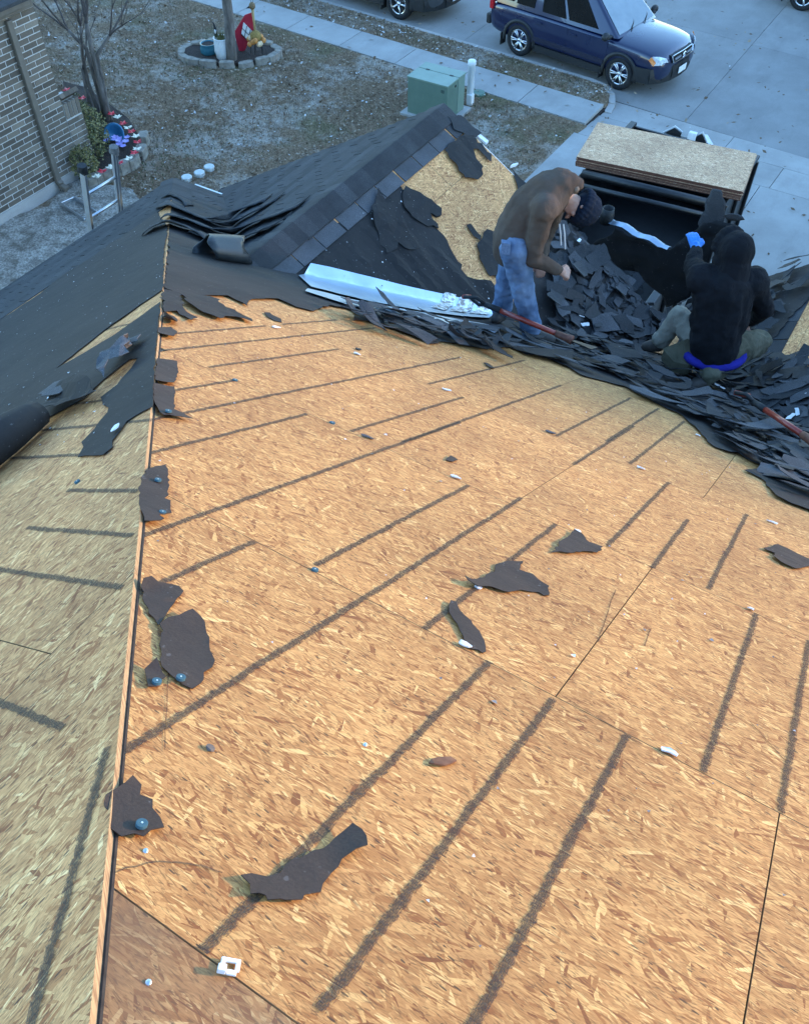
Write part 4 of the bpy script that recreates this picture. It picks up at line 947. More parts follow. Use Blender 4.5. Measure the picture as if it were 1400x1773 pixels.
# dark courses on the slope right of the valley, and its covered edge
shingle_rows(s5, P5, -1.1, .0, 6.6, 8.3, [(-1, CS, -7.0), (1, 0, 8.3)], .14)
felt('felt_underlayment', 'dark felt with shingles on the far slope edge right of the seated worker', P5, [(1500, 440), (1400, 462), (1330, 482), (1300, 470), (1270, 500), (1250, 560), (1290, 640), (1320, 600), (1345, 585), (1375, 545), (1400, 518), (1500, 480)], lift=.02, wave=.012, grid=.1)
felt('felt_underlayment', 'dark torn felt below the bare wood at the right edge', P5, [(1290, 640), (1300, 690), (1400, 790), (1600, 900), (1600, 690), (1480, 665), (1400, 660), (1368, 650), (1362, 636), (1330, 640)], lift=.02, wave=.012, grid=.1)
LAB4 = 'dark shingle piece lying on the far slope edge right of the seated worker'
for i in range(26):
    q = (rnd.uniform(1290, 1400), 0); P = P5.at(*P5.uv(q[0], 590 - (q[0] - 1290) * .9 + rnd.uniform(-50, 25)), rnd.uniform(.03, .09))
    place('shingle_piece', PM[(i * 3) % NP], P, P5.n, rnd.uniform(0, 3), rnd.uniform(.8, 1.3), .15, LAB4, 'shingle scrap', 'shingle pieces on the far slope edge')

# specks of granules and wood on the felt
def specks(name, label, pl, px, n, h):
    poly = pv(pl, px); us = [q[0] for q in poly]; vs_ = [q[1] for q in poly]; mb = MB(); k = 0
    while k < n:
        u, v = rnd.uniform(min(us), max(us)), rnd.uniform(min(vs_), max(vs_))
        if not inside(poly, u, v): continue
        r_ = rnd.choice((.003, .004, .004, .005, .009)); a = rnd.uniform(0, 6.28); c, s_ = math.cos(a) * r_, math.sin(a) * r_ * .8
        P = [pl.at(u + c, v + s_, h), pl.at(u - s_, v + c, h + .004), pl.at(u - c, v - s_, h), pl.at(u + s_, v - c, h + .002)]
        if np.dot(np.cross(P[1] - P[0], P[2] - P[0]), pl.n) < 0: P = P[::-1]
        mb.add(P, [(0, 1, 2, 3)], rnd.choice((0, 0, 1))); k += 1
    o = obj(name, mb, [mat_noise('speck_grey', (.14, .14, .14), (.30, .30, .29), 30, .8), PAPER], org=(0, 0, 0)); o['kind'] = 'stuff'; o['label'] = label; o['category'] = 'litter'
specks('felt_specks', 'pale specks of grit strewn over the felt of the left slope', P2, [(285, 440), (283, 503), (98, 640), (270, 620), (262, 700), (190, 760), (0, 800), (0, 560), (140, 455), (270, 370)], 190, .014)
specks('felt_specks', 'pale specks of grit on the wrinkled felt of the gable', P4, [(480, 488), (680, 312), (760, 400), (840, 500), (860, 545), (727, 520)], 60, .040)
specks('wood_specks', 'fine pale crumbs scattered over the big bare slope', P1, [(300, 560), (900, 620), (1300, 830), (1400, 1000), (1400, 1700), (250, 1700), (240, 1100)], 150, .003)
# ------------------------------------------------------------------ neighbour's brick house
nb = thing('brick_house', 'neighbouring grey brown brick house with a brown downpipe at the upper left', 'house', (-13.2, 9.0, 0))
WX = -13.2
mb = MB(); mb.box((WX - 4.003, 5.05, 1.6), (8.0, 10.06, 3.2)); nwall = obj('wall', mb, MORT, nb)
def brick_mesh(l, h, d=.10):
    mb = MB(); mb.box((0, 0, 0), (d, l, h)); return mesh_of('brick', mb, BRICK)
BF, BH = brick_mesh(.262, .076), brick_mesh(.122, .076)
def brick(me, loc, parent, rot=None):
    o = bpy.data.objects.new('brick', me); COL.objects.link(o); o.parent = parent
    org = ORG.get(parent.name, (0, 0, 0)); o.location = (loc[0] - org[0], loc[1] - org[1], loc[2] - org[2])
    if rot: o.rotation_euler = rot
    return o
r = 0; z = .30; nbr = 0
while z < 3.02:
    y = 10.08 - (.133 if r % 2 == 0 else .266 / 2 + .14)
    if r % 2: brick(BH, (WX - .045 + rnd.uniform(-.003, .003), 10.08 - .063, z), nwall)
    while y > 7.75:
        brick(BF, (WX - .045 + rnd.uniform(-.004, .004), y, z), nwall, (0, 0, rnd.gauss(0, .004))); y -= .280; nbr += 1
    z += .0945; r += 1
# shoulder of the corner pier: soldier bricks on top of a thicker foot
mb = MB(); mb.box((WX - .2, 10.27, .71), (.402, .36, 1.36)); pier = obj('corner_pier', mb, MORT, nb)
z = .30; r = 0
while z < 1.10:
    for y in ((10.157, 10.297, 10.40) if r % 2 else (10.225, 10.40)): brick(BF if (r % 2 == 0 and y < 10.3) else BH, (WX - .038, y, z), pier)
    z += .0945; r += 1
for k in range(4): brick(BF, (WX - .036, 10.135 + k * .093, 1.26), pier, (PI / 2, 0, 0))
for k in range(4): brick(BF, (WX - .10, 10.135 + k * .104, 1.455), pier, (-.62, 0, PI / 2))
mb = MB(); mb.box((WX - 3.98, 5.06, .12), (8.0, 10.14, .25)); obj('foundation', mb, CURB, nb)
mb = MB()
mb.box((WX + .05, 9.50, 1.60), (.075, .105, 2.74)); mb.box((WX + .07, 9.50, .24), (.11, .10, .09), 0, 0, Matrix.Rotation(.5, 3, 'Y')); mb.box((WX + .15, 9.50, .17), (.16, .10, .08), 0, 0, Matrix.Rotation(.25, 3, 'Y'))
for z in (.9, 2.3): mb.box((WX + .05, 9.50, z), (.082, .13, .03))
obj('downpipe', mb, TRIM, nb, bevel=.01)
mb = MB(); mb.box((WX + .06, 5.0, 3.10), (.12, 10.0, .13)); mb.box((WX + .16, 5.0, 3.19), (.14, 9.72, .13)); obj('gutter', mb, TRIM, nb, bevel=.01)
mb = MB(); mb.prism([(WX + .30, -1, 3.27), (WX + .30, 9.9, 3.27), (WX - 4, 9.9, 5.4), (WX - 4, -1, 5.4)], (0, 0, -.05)); obj('roof', mb, SHIN, nb)
# splash block
sp = MB(); c = G(140, 368, .04); M = Matrix.Rotation(math.radians(-12), 3, 'Z')
def loc(c, M, v): return Vector(c) + M @ Vector(v)
sp.box(loc(c, M, (0, 0, .0)), (.78, .30, .05), 0, 0, M)
for s_ in (-.14, .14): sp.box(loc(c, M, (0, s_, .06)), (.78, .035, .09), 0, 0, M)
sp.box(loc(c, M, (-.38, 0, .06)), (.035, .30, .09), 0, 0, M)
tag(obj('splash_block', sp, ALU, bevel=.01), 'pale metal splash tray on the gravel below the brown downpipe', 'splash block')
# bare gravel strip below the roof edge
mb = sheet(Plane((0, 0, 0), (1, 0, 0), (0, 1, 0)), jag([(-14, -2), (-7.6, -2), (-7.6, 8.4), (-11.3, 9.8), (-12.1, 10.2), (-13.1, 10.0), (-13.1, -2)], .5, .10, rnd), .085, .02, .3, hfun=lambda u, v: .03 * noise.noise(Vector((u * 2, v * 2, 9))))
struct(obj('gravel_strip', mb, mat_noise('pale_gravel', (.17, .145, .115), (.52, .475, .41), 30, .95, 1.0, .05, detail=8, c3=(.105, .085, .062)), org=(0, 0, 0)))
# ladder
ld = thing('ladder', 'silver aluminium extension ladder leaning on the roof edge by the brick house', 'ladder', (-8.25, 5.97, 0))
tilt = Vector((.78, 0, 3.82)).normalized(); base = Vector((-8.27, 0, 0)); yl, yr = 5.74, 6.21
for y in (yl, yr):
    p0, p1 = base + Vector((0, y, 0)), base + tilt * 3.93 + Vector((0, y, 0))
    mb = MB(); sx = tilt.cross(Vector((0, 1, 0))).normalized(); M = Matrix((sx, Vector((0, 1, 0)), tilt)).transposed()
    mb.box((p0 + p1) / 2, (.075, .03, (p1 - p0).length), 0, 0, M); mb.box((p0 + p1) / 2 + Vector((0, .012 if y == yl else -.012, 0)), (.03, .045, (p1 - p0).length * .998), 0, 0, M)
    rl = obj('rail', mb, ALU, ld, bevel=.004)
    mb = MB(); mb.tube([p1 - tilt * .02, p1 + tilt * .045], [.055, .05], 10); mb.box(p1 - tilt * .02, (.09, .05, .06), 0, 0, M); obj('end_cap', mb, GRIPB if y == yl else mat_noise('grey_rubber', (.10, .095, .09), (.15, .14, .13), 30, .8), rl)
s_ = .25
while s_ < 3.85:
    p = base + tilt * s_; mb = MB(); mb.tube([p + Vector((0, yl, 0)), p + Vector((0, yr, 0))], .017, 8); obj('rung', mb, ALU, ld, smooth=True); s_ += .305
# ------------------------------------------------------------------ corner bed
def bed(name, poly, z=.06): 
    if area(poly) < 0: poly = poly[::-1]
    return struct(obj(name, sheet(Plane((0, 0, 0), (1, 0, 0), (0, 1, 0)), poly, z, .05, .15, hfun=lambda u, v: .06 + .04 * noise.noise(Vector((u * 2, v * 2, 2)))), MULCH, org=(0, 0, 0)))
bedpx = [(112, 150), (150, 160), (195, 192), (225, 215), (246, 248), (249, 282), (228, 297), (200, 308), (165, 318), (148, 318), (128, 260), (118, 200)]
bed('flower_bed', [tuple(G(*q)[:2]) for q in bedpx])
def stone_block(P, rz, size, label, group, mat=None):
    mb = MB(); sx, sy, sz = size
    for v in (1,):
        vs_ = []
        for z_ in (0, sz):
            for (a, b) in ((-1, -.8), (-.5, -1), (.6, -1), (1, -.6), (1, .7), (.5, 1), (-.6, 1), (-1, .6)):
                k = 1 if z_ == 0 else .92
                vs_.append((a * sx / 2 * k + rnd.uniform(-.012, .012), b * sy / 2 * k + rnd.uniform(-.012, .012), z_ + rnd.uniform(-.008, .008)))
        mb.add(vs_, [tuple(range(8, 16)), tuple(range(7, -1, -1))] + [(i, (i + 1) % 8, (i + 1) % 8 + 8, i + 8) for i in range(8)])
    me = mesh_of('edging_stone', mb, mat or STONE); o = bpy.data.objects.new('edging_stone', me); COL.objects.link(o); o.location = P; o.rotation_euler = (0, 0, rz)
    b = o.modifiers.new('b', 'BEVEL'); b.width = .012; b.segments = 2
    return tag(o, label, 'edging stone', group)
spx = [(252, 250), (248, 274), (233, 291), (214, 301), (192, 313), (168, 323)]
slab_l = ['narrow edging stone at the outermost curve of the corner bed', 'square pale edging stone at the right end of the corner bed', 'edging stone just behind the right ladder rail', 'edging stone between the two ladder rails', 'wide edging stone left of the middle of the bed front', 'edging stone of the corner bed nearest the brick wall']
for i, q in enumerate(spx):
    P = G(*q, .0); a = G(*spx[max(i - 1, 0)]); b = G(*spx[min(i + 1, 5)]); stone_block((P[0], P[1], .02), math.atan2(b[1] - a[1], b[0] - a[0]), (.34 if i else .3, .2, .2), slab_l[i], 'edging stones of the corner bed')
def star_light(px, py, col, label):
    P = G(px, py, .28); mb = MB(); n = 5
    for k in range(n):
        a = 2 * PI * k / n + rnd.uniform(0, 1); d = Vector((math.cos(a), math.sin(a), .35)); s_ = Vector((-math.sin(a), math.cos(a), 0)); c = Vector(P)
        mb.add([c + Vector((0, 0, .03)), c + d * .045 + s_ * .032, c + d * .095, c + d * .045 - s_ * .032, c - Vector((0, 0, .02))], [(0, 1, 2, 3), (4, 3, 2, 1)])
    t = thing('garden_light', label, 'garden light', (P[0], P[1], 0), 0, 'star shaped garden lights round the corner bed')
    obj('star_shade', mb, col, t); st = MB(); st.tube([(P[0], P[1], .0), (P[0], P[1], P[2])], .006, 5); obj('stake', st, TRIM, t); return t
LR = mat_noise('red_lamp_plastic', (.50, .02, .035), (.72, .045, .06), 30, .35); LW = mat_noise('cream_lamp_plastic', (.72, .66, .48), (.86, .80, .64), 30, .35)
lights = [(116, 157, 0), (127, 163, 1), (143, 171, 0), (194, 198, 0), (204, 204, 1), (214, 215, 0), (222, 222, 1), (228, 229, 0), (235, 237, 1), (239, 247, 0), (238, 259, 1), (233, 266, 0), (223, 276, 1), (207, 283, 0), (192, 291, 1), (178, 298, 0), (168, 307, 1)]
wh = ['nearest the pier corner', 'second from the pier corner', 'third from the pier corner, beside the shrub', 'right behind the tree foot', 'just right of the tree foot', 'above the blue bowl', 'right of the blue bowl', 'above the purple flowers on the curve', 'on the outer curve, upper part', 'at the outermost curve', 'below the outermost curve', 'above the square pale stone', 'behind the right ladder rail', 'just left of the right ladder rail', 'midway between the ladder rails', 'right of the left ladder cap', 'nearest the left ladder cap']
for (x, y, c), w_ in zip(lights, wh): star_light(x, y, LW if c else LR, ('cream' if c else 'red') + ' star garden light ' + w_)
# shrub
def leaf_cloud(centres, n, size, mat_idx=2, seed=1, squash=1.0):
    rr = random.Random(seed); mb = MB()
    for _ in range(n):
        c, r_ = rr.choice(centres); d = Vector((rr.gauss(0, 1), rr.gauss(0, 1), rr.gauss(0, 1))).normalized(); R_ = rr.uniform(.35, 1.0) ** .5
        p = Vector(c) + Vector((d.x * r_[0], d.y * r_[1], d.z * r_[2])) * R_
        u = Vector((rr.gauss(0, 1), rr.gauss(0, 1), rr.gauss(0, .7))).normalized(); w = u.cross(Vector((rr.gauss(0, 1), rr.gauss(0, 1), rr.gauss(0, 1)))).normalized(); L = size * rr.uniform(.6, 1.4)
        mb.add([p - u * L, p + w * L * .42, p + u * L, p - w * L * .42], [(0, 1, 2, 3)], rr.randrange(mat_idx))
    return mb
LG = [mat_noise('olive_leaf', (.11, .11, .035), (.17, .16, .055), 30, .6), mat_noise('yellow_leaf', (.22, .19, .07), (.30, .25, .10), 30, .6), mat_noise('dark_leaf', (.045, .052, .02), (.075, .08, .032), 30, .6)]
sp_ = G(150, 262); sh = thing('shrub', 'olive green shrub growing between the brick wall and the bare tree', 'shrub', (-13.0, 10.9, .1))
cs = [(tuple(G(x, y, .40)), (r_, r_, .34)) for x, y, r_ in ((128, 190, .26), (140, 205, .34), (156, 218, .34), (138, 232, .36), (160, 240, .32), (150, 260, .34), (146, 282, .26))]
obj('foliage', leaf_cloud(cs, 6000, .030, 3, 4), LG, sh)
mb = MB()
for k in range(26):
    c, r_ = rnd.choice(cs); mb.tube([(c[0] + rnd.uniform(-.1, .1), c[1] + rnd.uniform(-.1, .1), .05), (c[0] + rnd.uniform(-1, 1) * r_[0] * .7, c[1] + rnd.uniform(-1, 1) * r_[1] * .7, c[2] + r_[2] * rnd.uniform(0, .8))], [.012, .005], 5)
obj('stems', mb, TWIG, sh)
# bare trees
def bare_tree(name, label, stems, depth, seed, spread=.5, shrink=.68, r0=.06):
    rr = random.Random(seed); base = stems[0][0][0]
    t = thing(name, label, 'tree', base); tm = MB(); bm_ = MB()
    def grow(p, d, L, r_, k):
        pts = [p]; rad = [r_]; n = 4; q = Vector(p); dd = Vector(d)
        for i in range(n):
            dd = (dd + Vector((rr.gauss(0, .09), rr.gauss(0, .09), rr.gauss(0, .05)))).normalized(); q = q + dd * L / n; pts.append(q.copy()); rad.append(r_ * (1 - .45 * (i + 1) / n))
        bm_.tube(pts, rad, 6 if k < 2 else 4, caps=False)
        if k < depth:
            for _ in range(rr.choice((2, 3, 3)) if k < depth - 1 else 3):
                a = rr.uniform(0, 2 * PI); ax_ = dd.orthogonal().normalized(); ax_ = Matrix.Rotation(a, 3, dd) @ ax_
                nd = (dd * 1.0 + ax_ * rr.uniform(.3, 1) * spread + Vector((0, 0, .18))).normalized(); f = rr.uniform(.45, 1)
                st_ = pts[-1] if rr.random() < .6 else pts[-2]
                grow(st_, nd, L * rr.uniform(.55, .85), r_ * .5 * (.75 + .3 * f), k + 1)
    for pts, rad, top in stems:
        tm.tube(pts, rad, 10)
        d = (Vector(pts[-1]) - Vector(pts[-2])).normalized()
        for _ in range(top):
            ax_ = Matrix.Rotation(rr.uniform(0, 2 * PI), 3, d) @ d.orthogonal().normalized(); grow(pts[-1], (d + ax_ * rr.uniform(.25, .7)).normalized(), rr.uniform(.55, .95), rad[-1] * .8, 0)
    obj('trunk', tm, BARK, t, smooth=True); obj('branches', bm_, TWIG, t, smooth=True); return t
b0 = G(188, 218); S = []
def vp(px, py, dist_base):          # point above the tree's foot seen at a pixel
    n = np.array((FV[0], FV[1], 0)); n /= np.linalg.norm(n); r_ = ray(px, py); return tuple(CAM + r_ * (np.dot(np.array(dist_base) - CAM, n) / np.dot(r_, n)))
def stem(L, rad, top, base): S.append(([tuple(base)] + [vp(x, y, base) for x, y in L], rad, top))
stem([(183, 185), (172, 140), (160, 90), (150, 40)], [.065, .06, .052, .045, .035], 3, b0)
stem([(178, 180), (163, 130), (150, 85), (118, 52)], [.06, .055, .045, .038, .028], 3, b0 + np.array((-.1, .05, 0)))
stem([(168, 185), (152, 140), (143, 95), (140, 45)], [.05, .045, .04, .032, .026], 3, b0 + np.array((-.2, .02, 0)))
stem([(186, 190), (175, 130), (168, 95), (190, 62)], [.055, .05, .042, .036, .026], 3, b0 + np.array((.04, .06, 0)))
stem([(160, 190), (150, 160), (143, 120)], [.04, .036, .03, .024], 2, b0 + np.array((-.25, -.05, 0)))
bare_tree('crape_myrtle', 'bare multi stemmed tree in the corner bed beside the brick wall', S, 4, 7, .62)
b1 = G(402, 112); S = []
stem([(400, 80), (396, 30), (390, -20), (385, -80)], [.125, .115, .11, .10, .09], 4, b1)
bare_tree('young_tree', 'straight young tree trunk in the stone ring on the lawn', S, 2, 3, .6)
# purple flowers and blue bowl in the corner bed
fb = thing('flower_bunch', 'purple flowers spilling from a tipped blue bowl in the corner bed', 'flowers', tuple(G(203, 242)))
c = G(203, 236, .16); mb = MB(); M = Matrix.Rotation(.9, 3, 'X') @ Matrix.Rotation(.3, 3, 'Y')
mb.lathe([(.0, 0), (.10, .01), (.17, .07), (.20, .15), (.21, .16), (.185, .15), (.15, .08), (.02, .03)], c, 18, 0, M); mb.lathe([(.212, .145), (.222, .155), (.212, .165)], c, 18, 0, M)
obj('bowl', mb, mat_noise('blue_glaze', (.03, .16, .30), (.05, .22, .40), 6, .25), fb, smooth=True)
pet = mat_noise('lilac_petal', (.30, .26, .62), (.50, .45, .80), 30, .6)
for x, y in ((183, 241), (187, 238), (200, 243), (205, 240), (210, 246), (213, 241), (217, 238), (208, 250), (219, 245), (196, 240), (214, 250), (203, 247)):
    mb = MB(); P = Vector(G(x, y, .22)) + Vector((rnd.uniform(-.03, .03), rnd.uniform(-.03, .03), rnd.uniform(-.05, .05)))
    for k in range(5):
        a = 2 * PI * k / 5 + x; d = Vector((math.cos(a), math.sin(a), .3)); s2 = Vector((-math.sin(a), math.cos(a), 0)); mb.add([P, P + d * .04 + s2 * .03, P + d * .075, P + d * .04 - s2 * .03], [(0, 1, 2, 3)])
    obj('flower', mb, pet, fb)
# white discs on the lawn
for (x, y), l in (((345, 298), 'white disc in the middle of the row of three on the lawn'), ((362, 288), 'white disc farthest right of the row of three on the lawn'), ((323, 306), 'white disc nearest the roof corner in the row of three')):
    P = G(x, y, .09); mb = MB(); mb.lathe([(0, .012), (.08, .012), (.098, .006), (.10, -.005), (.095, -.08), (0, -.08)], P, 18); tag(obj('lawn_disc', mb, mat_noise('weathered_white', (.42, .46, .45), (.60, .63, .61), 20, .6), smooth=False, bevel=.006), l, 'disc', 'white discs in the lawn')
# ------------------------------------------------------------------ stone ring with ornaments
rc = np.array((-14.25, 15.72, 0)); ra, rb, rth = 1.08, .62, math.radians(32)
ringp = lambda t, k=1.0: (rc[0] + k * (ra * math.cos(t) * math.cos(rth) - rb * math.sin(t) * math.sin(rth)), rc[1] + k * (ra * math.cos(t) * math.sin(rth) + rb * math.sin(t) * math.cos(rth)))
bed('ring_bed', [ringp(2 * PI * k / 24, .97) for k in range(24)], .05)
pos = ['right end', 'right end, toward the walk', 'far right', 'far side behind the ornaments', 'far side behind the trunk', 'far left', 'far left tip', 'left tip', 'left end beside the blue pot', 'left front', 'front below the blue pot', 'front below the white pot', 'front middle', 'front right of the trunk', 'front right', 'right front']
for k in range(16):
    t = 2 * PI * k / 16; p = ringp(t); q = ringp(t + .1); stone_block((p[0], p[1], .01), math.atan2(q[1] - p[1], q[0] - p[0]), (.34 + rnd.uniform(-.05, .06), .17, .13 + rnd.uniform(-.02, .04)), 'edging stone of the ring bed at its ' + pos[k], 'edging stones of the ring bed')
pt = thing('flower_pot', 'tall white ribbed pot with grass in front of the young tree', 'pot', tuple(G(389, 108)))
P = G(389, 108); mb = MB(); prof = [(0, .0), (.10, .0), (.15, .05), (.175, .2), (.165, .36), (.16, .44), (.175, .47), (.15, .47), (.14, .42), (0, .41)]
mb.lathe(prof, (P[0], P[1], .06), 28)
for k in range(16):
    pts = [(P[0] + math.cos(2 * PI * k / 16 + z_ * 2.2) * (r_ + .002), P[1] + math.sin(2 * PI * k / 16 + z_ * 2.2) * (r_ + .002), .06 + z_) for r_, z_ in ((.15, .06), (.175, .2), (.166, .34), (.16, .43))]; mb.tube(pts, .007, 5)
obj('pot', mb, mat_noise('white_glaze', (.62, .63, .62), (.72, .73, .72), 5, .3), pt, smooth=True)
mb = MB()
for k in range(110):
    a = rnd.uniform(0, 6.28); r_ = rnd.uniform(0, .12); p = Vector((P[0] + math.cos(a) * r_, P[1] + math.sin(a) * r_, .48)); d = Vector((math.cos(a) * r_ * 2 + rnd.gauss(0, .2), math.sin(a) * r_ * 2 + rnd.gauss(0, .2), 1)).normalized(); s2 = d.orthogonal().normalized() * .006; L = rnd.uniform(.08, .22); mb.add([p - s2, p + s2, p + d * L], [(0, 1, 2)])
obj('grass_tuft', mb, LG[0], pt)
bird = MB(); bp = Vector((P[0] - .12, P[1] - .02, .52)); bird.tube([bp, bp + Vector((0, 0, .18)), bp + Vector((-.02, .0, .28)), bp + Vector((-.08, 0, .30))], [.035, .03, .014, .005], 8); bird.ball(bp + Vector((.012, -.02, .12)), (.022, .02, .05), 8, 1); obj('bird_pick', bird, [GRIPB, WHT], pt, smooth=True)
P = G(364, 100); bpot = thing('flower_pot', 'low round blue pot beside the white ribbed pot', 'pot', tuple(P)); mb = MB(); mb.lathe([(0, 0), (.12, 0), (.19, .08), (.19, .18), (.165, .24), (.18, .26), (.155, .26), (.15, .2), (0, .19)], (P[0], P[1], .06), 24); obj('pot', mb, mat_noise('teal_glaze', (.03, .13, .17), (.05, .18, .23), 5, .25), bpot, smooth=True)
mb = MB(); mb.lathe([(0, .245), (.15, .235)], (P[0], P[1], .06), 24); obj('soil', mb, MULCH, bpot)
# red diamond sign with a white pane
P = np.array(G(420, 97)); sg = thing('yard_sign', 'red diamond yard sign with a white pane of dark bars beside the tree', 'sign', tuple(P))
rr_ = np.array((RV[0], RV[1], 0)); rr_ /= np.linalg.norm(rr_); fw = np.array((-rr_[1], rr_[0], 0)); zz = np.array((0, 0, 1.)); 
def sp2(a, b, d=0): return P + rr_ * a + zz * b + fw * d - fw * .12 * 0
DM = [(-.06, .08), (.07, .12), (.36, .62), (.34, .92), (.16, .86), (-.12, .50)]
mb = MB(); mb.prism([sp2(a, b) for a, b in DM], fw * .03); obj('diamond_board', mb, mat_noise('red_board', (.38, .015, .035), (.46, .025, .05), 12, .5), sg, bevel=.006)
PN = [(.04, .48), (.22, .28), (.32, .50), (.12, .72)]
mb = MB(); mb.prism([sp2(a, b, -.03) for a, b in PN], fw * .025); pn = obj('white_pane', mb, WHT, sg, bevel=.003)
mb = MB()
def bar(a, b, w=.012):
    a, b = np.array(a), np.array(b); d = b - a; d /= np.linalg.norm(d); n_ = np.array((-d[1], d[0])) * w / 2; mb.prism([sp2(*(q), -.036) for q in (a - n_, b - n_, b + n_, a + n_)], fw * .004)
lerp = lambda p, q, t: tuple(np.array(p) * (1 - t) + np.array(q) * t)
bar(lerp(PN[0], PN[3], .5), lerp(PN[1], PN[2], .5)); bar(lerp(PN[0], PN[1], .33), lerp(PN[3], PN[2], .33)); bar(lerp(PN[0], PN[1], .68), lerp(PN[3], PN[2], .68)); bar(PN[0], PN[1], .02)
obj('pane_bars', mb, GRIPB, pn)
mb = MB(); mb.tube([sp2(.0, -.02, .02), sp2(.0, .3, .02)], .008, 6); obj('stake', mb, GRIPB, sg)
# long necked bird ornament with two eye stalks, standing on wire legs over orange gourds
P = np.array(G(447, 100)); og = thing('garden_ornament', 'brown long necked bird ornament with two dark bobbing tips beside the red sign', 'ornament', tuple(P))
mb = MB(); mb.tube([P + zz * .42, P + zz * .75 + rr_ * .0, P + zz * 1.02], [.03, .022, .03], 8); obj('neck', mb, mat_noise('straw', (.30, .22, .09), (.40, .30, .13), 30, .7), og, smooth=True)
mb = MB(); mb.ball(P + zz * 1.08, (.07, .07, .075), 12); obj('head', mb, mat_noise('brown_fuzz', (.13, .085, .045), (.22, .15, .08), 30, .9), og, smooth=True)
mb = MB(); mb.tube([P + zz * 1.06 - rr_ * .05, P + zz * 1.03 - rr_ * .13], [.03, .004], 8); obj('beak', mb, GRIPB, og, smooth=True)
for s_ in (-.03, .045):
    mb = MB(); mb.tube([P + zz * 1.14 + rr_ * s_ * .5, P + zz * 1.30 + rr_ * s_], .004, 5); mb.ball(P + zz * 1.33 + rr_ * s_, (.02, .02, .035), 8); obj('bobbing_tip', mb, GRIPB, og, smooth=True)
mb = MB(); mb.ball(P + zz * .46, (.13, .13, .12), 12); obj('body', mb, mat_noise('ochre_fuzz', (.20, .13, .035), (.33, .22, .07), 40, .95, .6), og, smooth=True)
mb = MB()
for k in range(5): a = 2 * PI * k / 5; mb.tube([P + np.array((math.cos(a) * .12, math.sin(a) * .12, .34)), P + np.array((math.cos(a) * .15, math.sin(a) * .15, .05))], .008, 5)
obj('wire_legs', mb, GRIPB, og)
P2_ = P; gd_ = thing('gourd_bunch', 'bunch of orange and cream gourds on the wire stand in the ring bed', 'gourds', tuple(P + np.array((0, 0, .3))))
for k in range(13):
    a = 2 * PI * k / 13; r_ = .17 if k % 2 else .12; mb = MB(); c = P + np.array((math.cos(a) * r_, math.sin(a) * r_, .33 + .05 * (k % 3))); mb.ball(c, (.055, .055, .06), 8); obj('gourd', mb, mat_noise('orange_gourd' if k % 4 else 'cream_gourd', (.50, .20, .05) if k % 4 else (.62, .45, .25), (.62, .28, .08) if k % 4 else (.70, .55, .36), 20, .5), gd_, smooth=True)
# ------------------------------------------------------------------ green utility cabinet and white post
ztop = .80
q = [np.array(G(*p, ztop)) for p in ((705.5, 131), (774.6, 149.5), (813.5, 127), (747, 109.5))]
ex_ = (q[1] - q[0]); Lx = np.linalg.norm(ex_); ex_ /= Lx; ey_ = np.array((-ex_[1], ex_[0], 0)); Ly = float(np.dot(q[2] - q[1], ey_)); o0 = q[0]
ub = thing('utility_cabinet', 'pale green metal utility cabinet on a concrete pad beside the walk', 'utility cabinet', tuple(o0 * np.array((1, 1, 0))))
def qd(a, b, z): return o0 + ex_ * a + ey_ * b + np.array((0, 0, z - ztop))
def blk(a0, a1, b0, b1, z0, z1, name, mat, par, bev=.008):
    mb = MB(); mb.prism([qd(a0, b0, z1), qd(a1, b0, z1), qd(a1, b1, z1), qd(a0, b1, z1)], (0, 0, z0 - z1)); return obj(name, mb, mat, par, bevel=bev)
blk(-.12, Lx + .12, -.1, Ly + .12, 0.0, .075, 'pad', CONC, ub)
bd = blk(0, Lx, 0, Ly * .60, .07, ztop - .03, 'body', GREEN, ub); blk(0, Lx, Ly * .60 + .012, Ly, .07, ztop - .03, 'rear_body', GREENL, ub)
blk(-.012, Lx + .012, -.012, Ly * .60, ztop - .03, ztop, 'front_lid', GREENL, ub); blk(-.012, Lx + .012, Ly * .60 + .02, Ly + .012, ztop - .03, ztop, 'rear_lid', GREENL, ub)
for a in (.16, Lx - .2): blk(a, a + .08, Ly * .6 - .01, Ly * .6 + .03, ztop - .02, ztop + .006, 'hinge', GRIPB, ub, .002)
blk(Lx - .14, Lx - .07, -.006, 0.002, ztop - .16, ztop - .10, 'lock_plate', mat_noise('dark_green_label', (.04, .07, .06), (.055, .09, .075), 20, .5), ub, .001); blk(Lx + .0, Lx + .008, Ly * .42, Ly * .48, ztop - .14, ztop - .10, 'bolt', GRIPB, ub, .001)
P = G(812.6, 180); pp = thing('utility_post', 'white plastic utility post standing right behind the green cabinet', 'post', tuple(P)); mb = MB(); mb.lathe([(.0, .885), (.075, .885), (.085, .87), (.085, .80), (.074, .79), (.07, .0)], (P[0], P[1], 0), 18); obj('post', mb, mat_noise('pale_blue_white', (.60, .64, .66), (.68, .72, .74), 6, .4), pp, smooth=True)
mb = MB(); mb.box((P[0] + .03, P[1] - .04, .12), (.12, .12, .22)); obj('base_box', mb, WHT, pp, bevel=.01)
P = G(828, 165); mb = MB(); mb.lathe([(0, .05), (.13, .05), (.14, .03), (.14, 0)], (P[0], P[1], .02), 16); tag(obj('valve_lid', mb, mat_noise('green_lid', (.09, .16, .12), (.12, .20, .15), 9, .6), smooth=False), 'flat green valve lid in the grass beside the white post', 'valve lid')
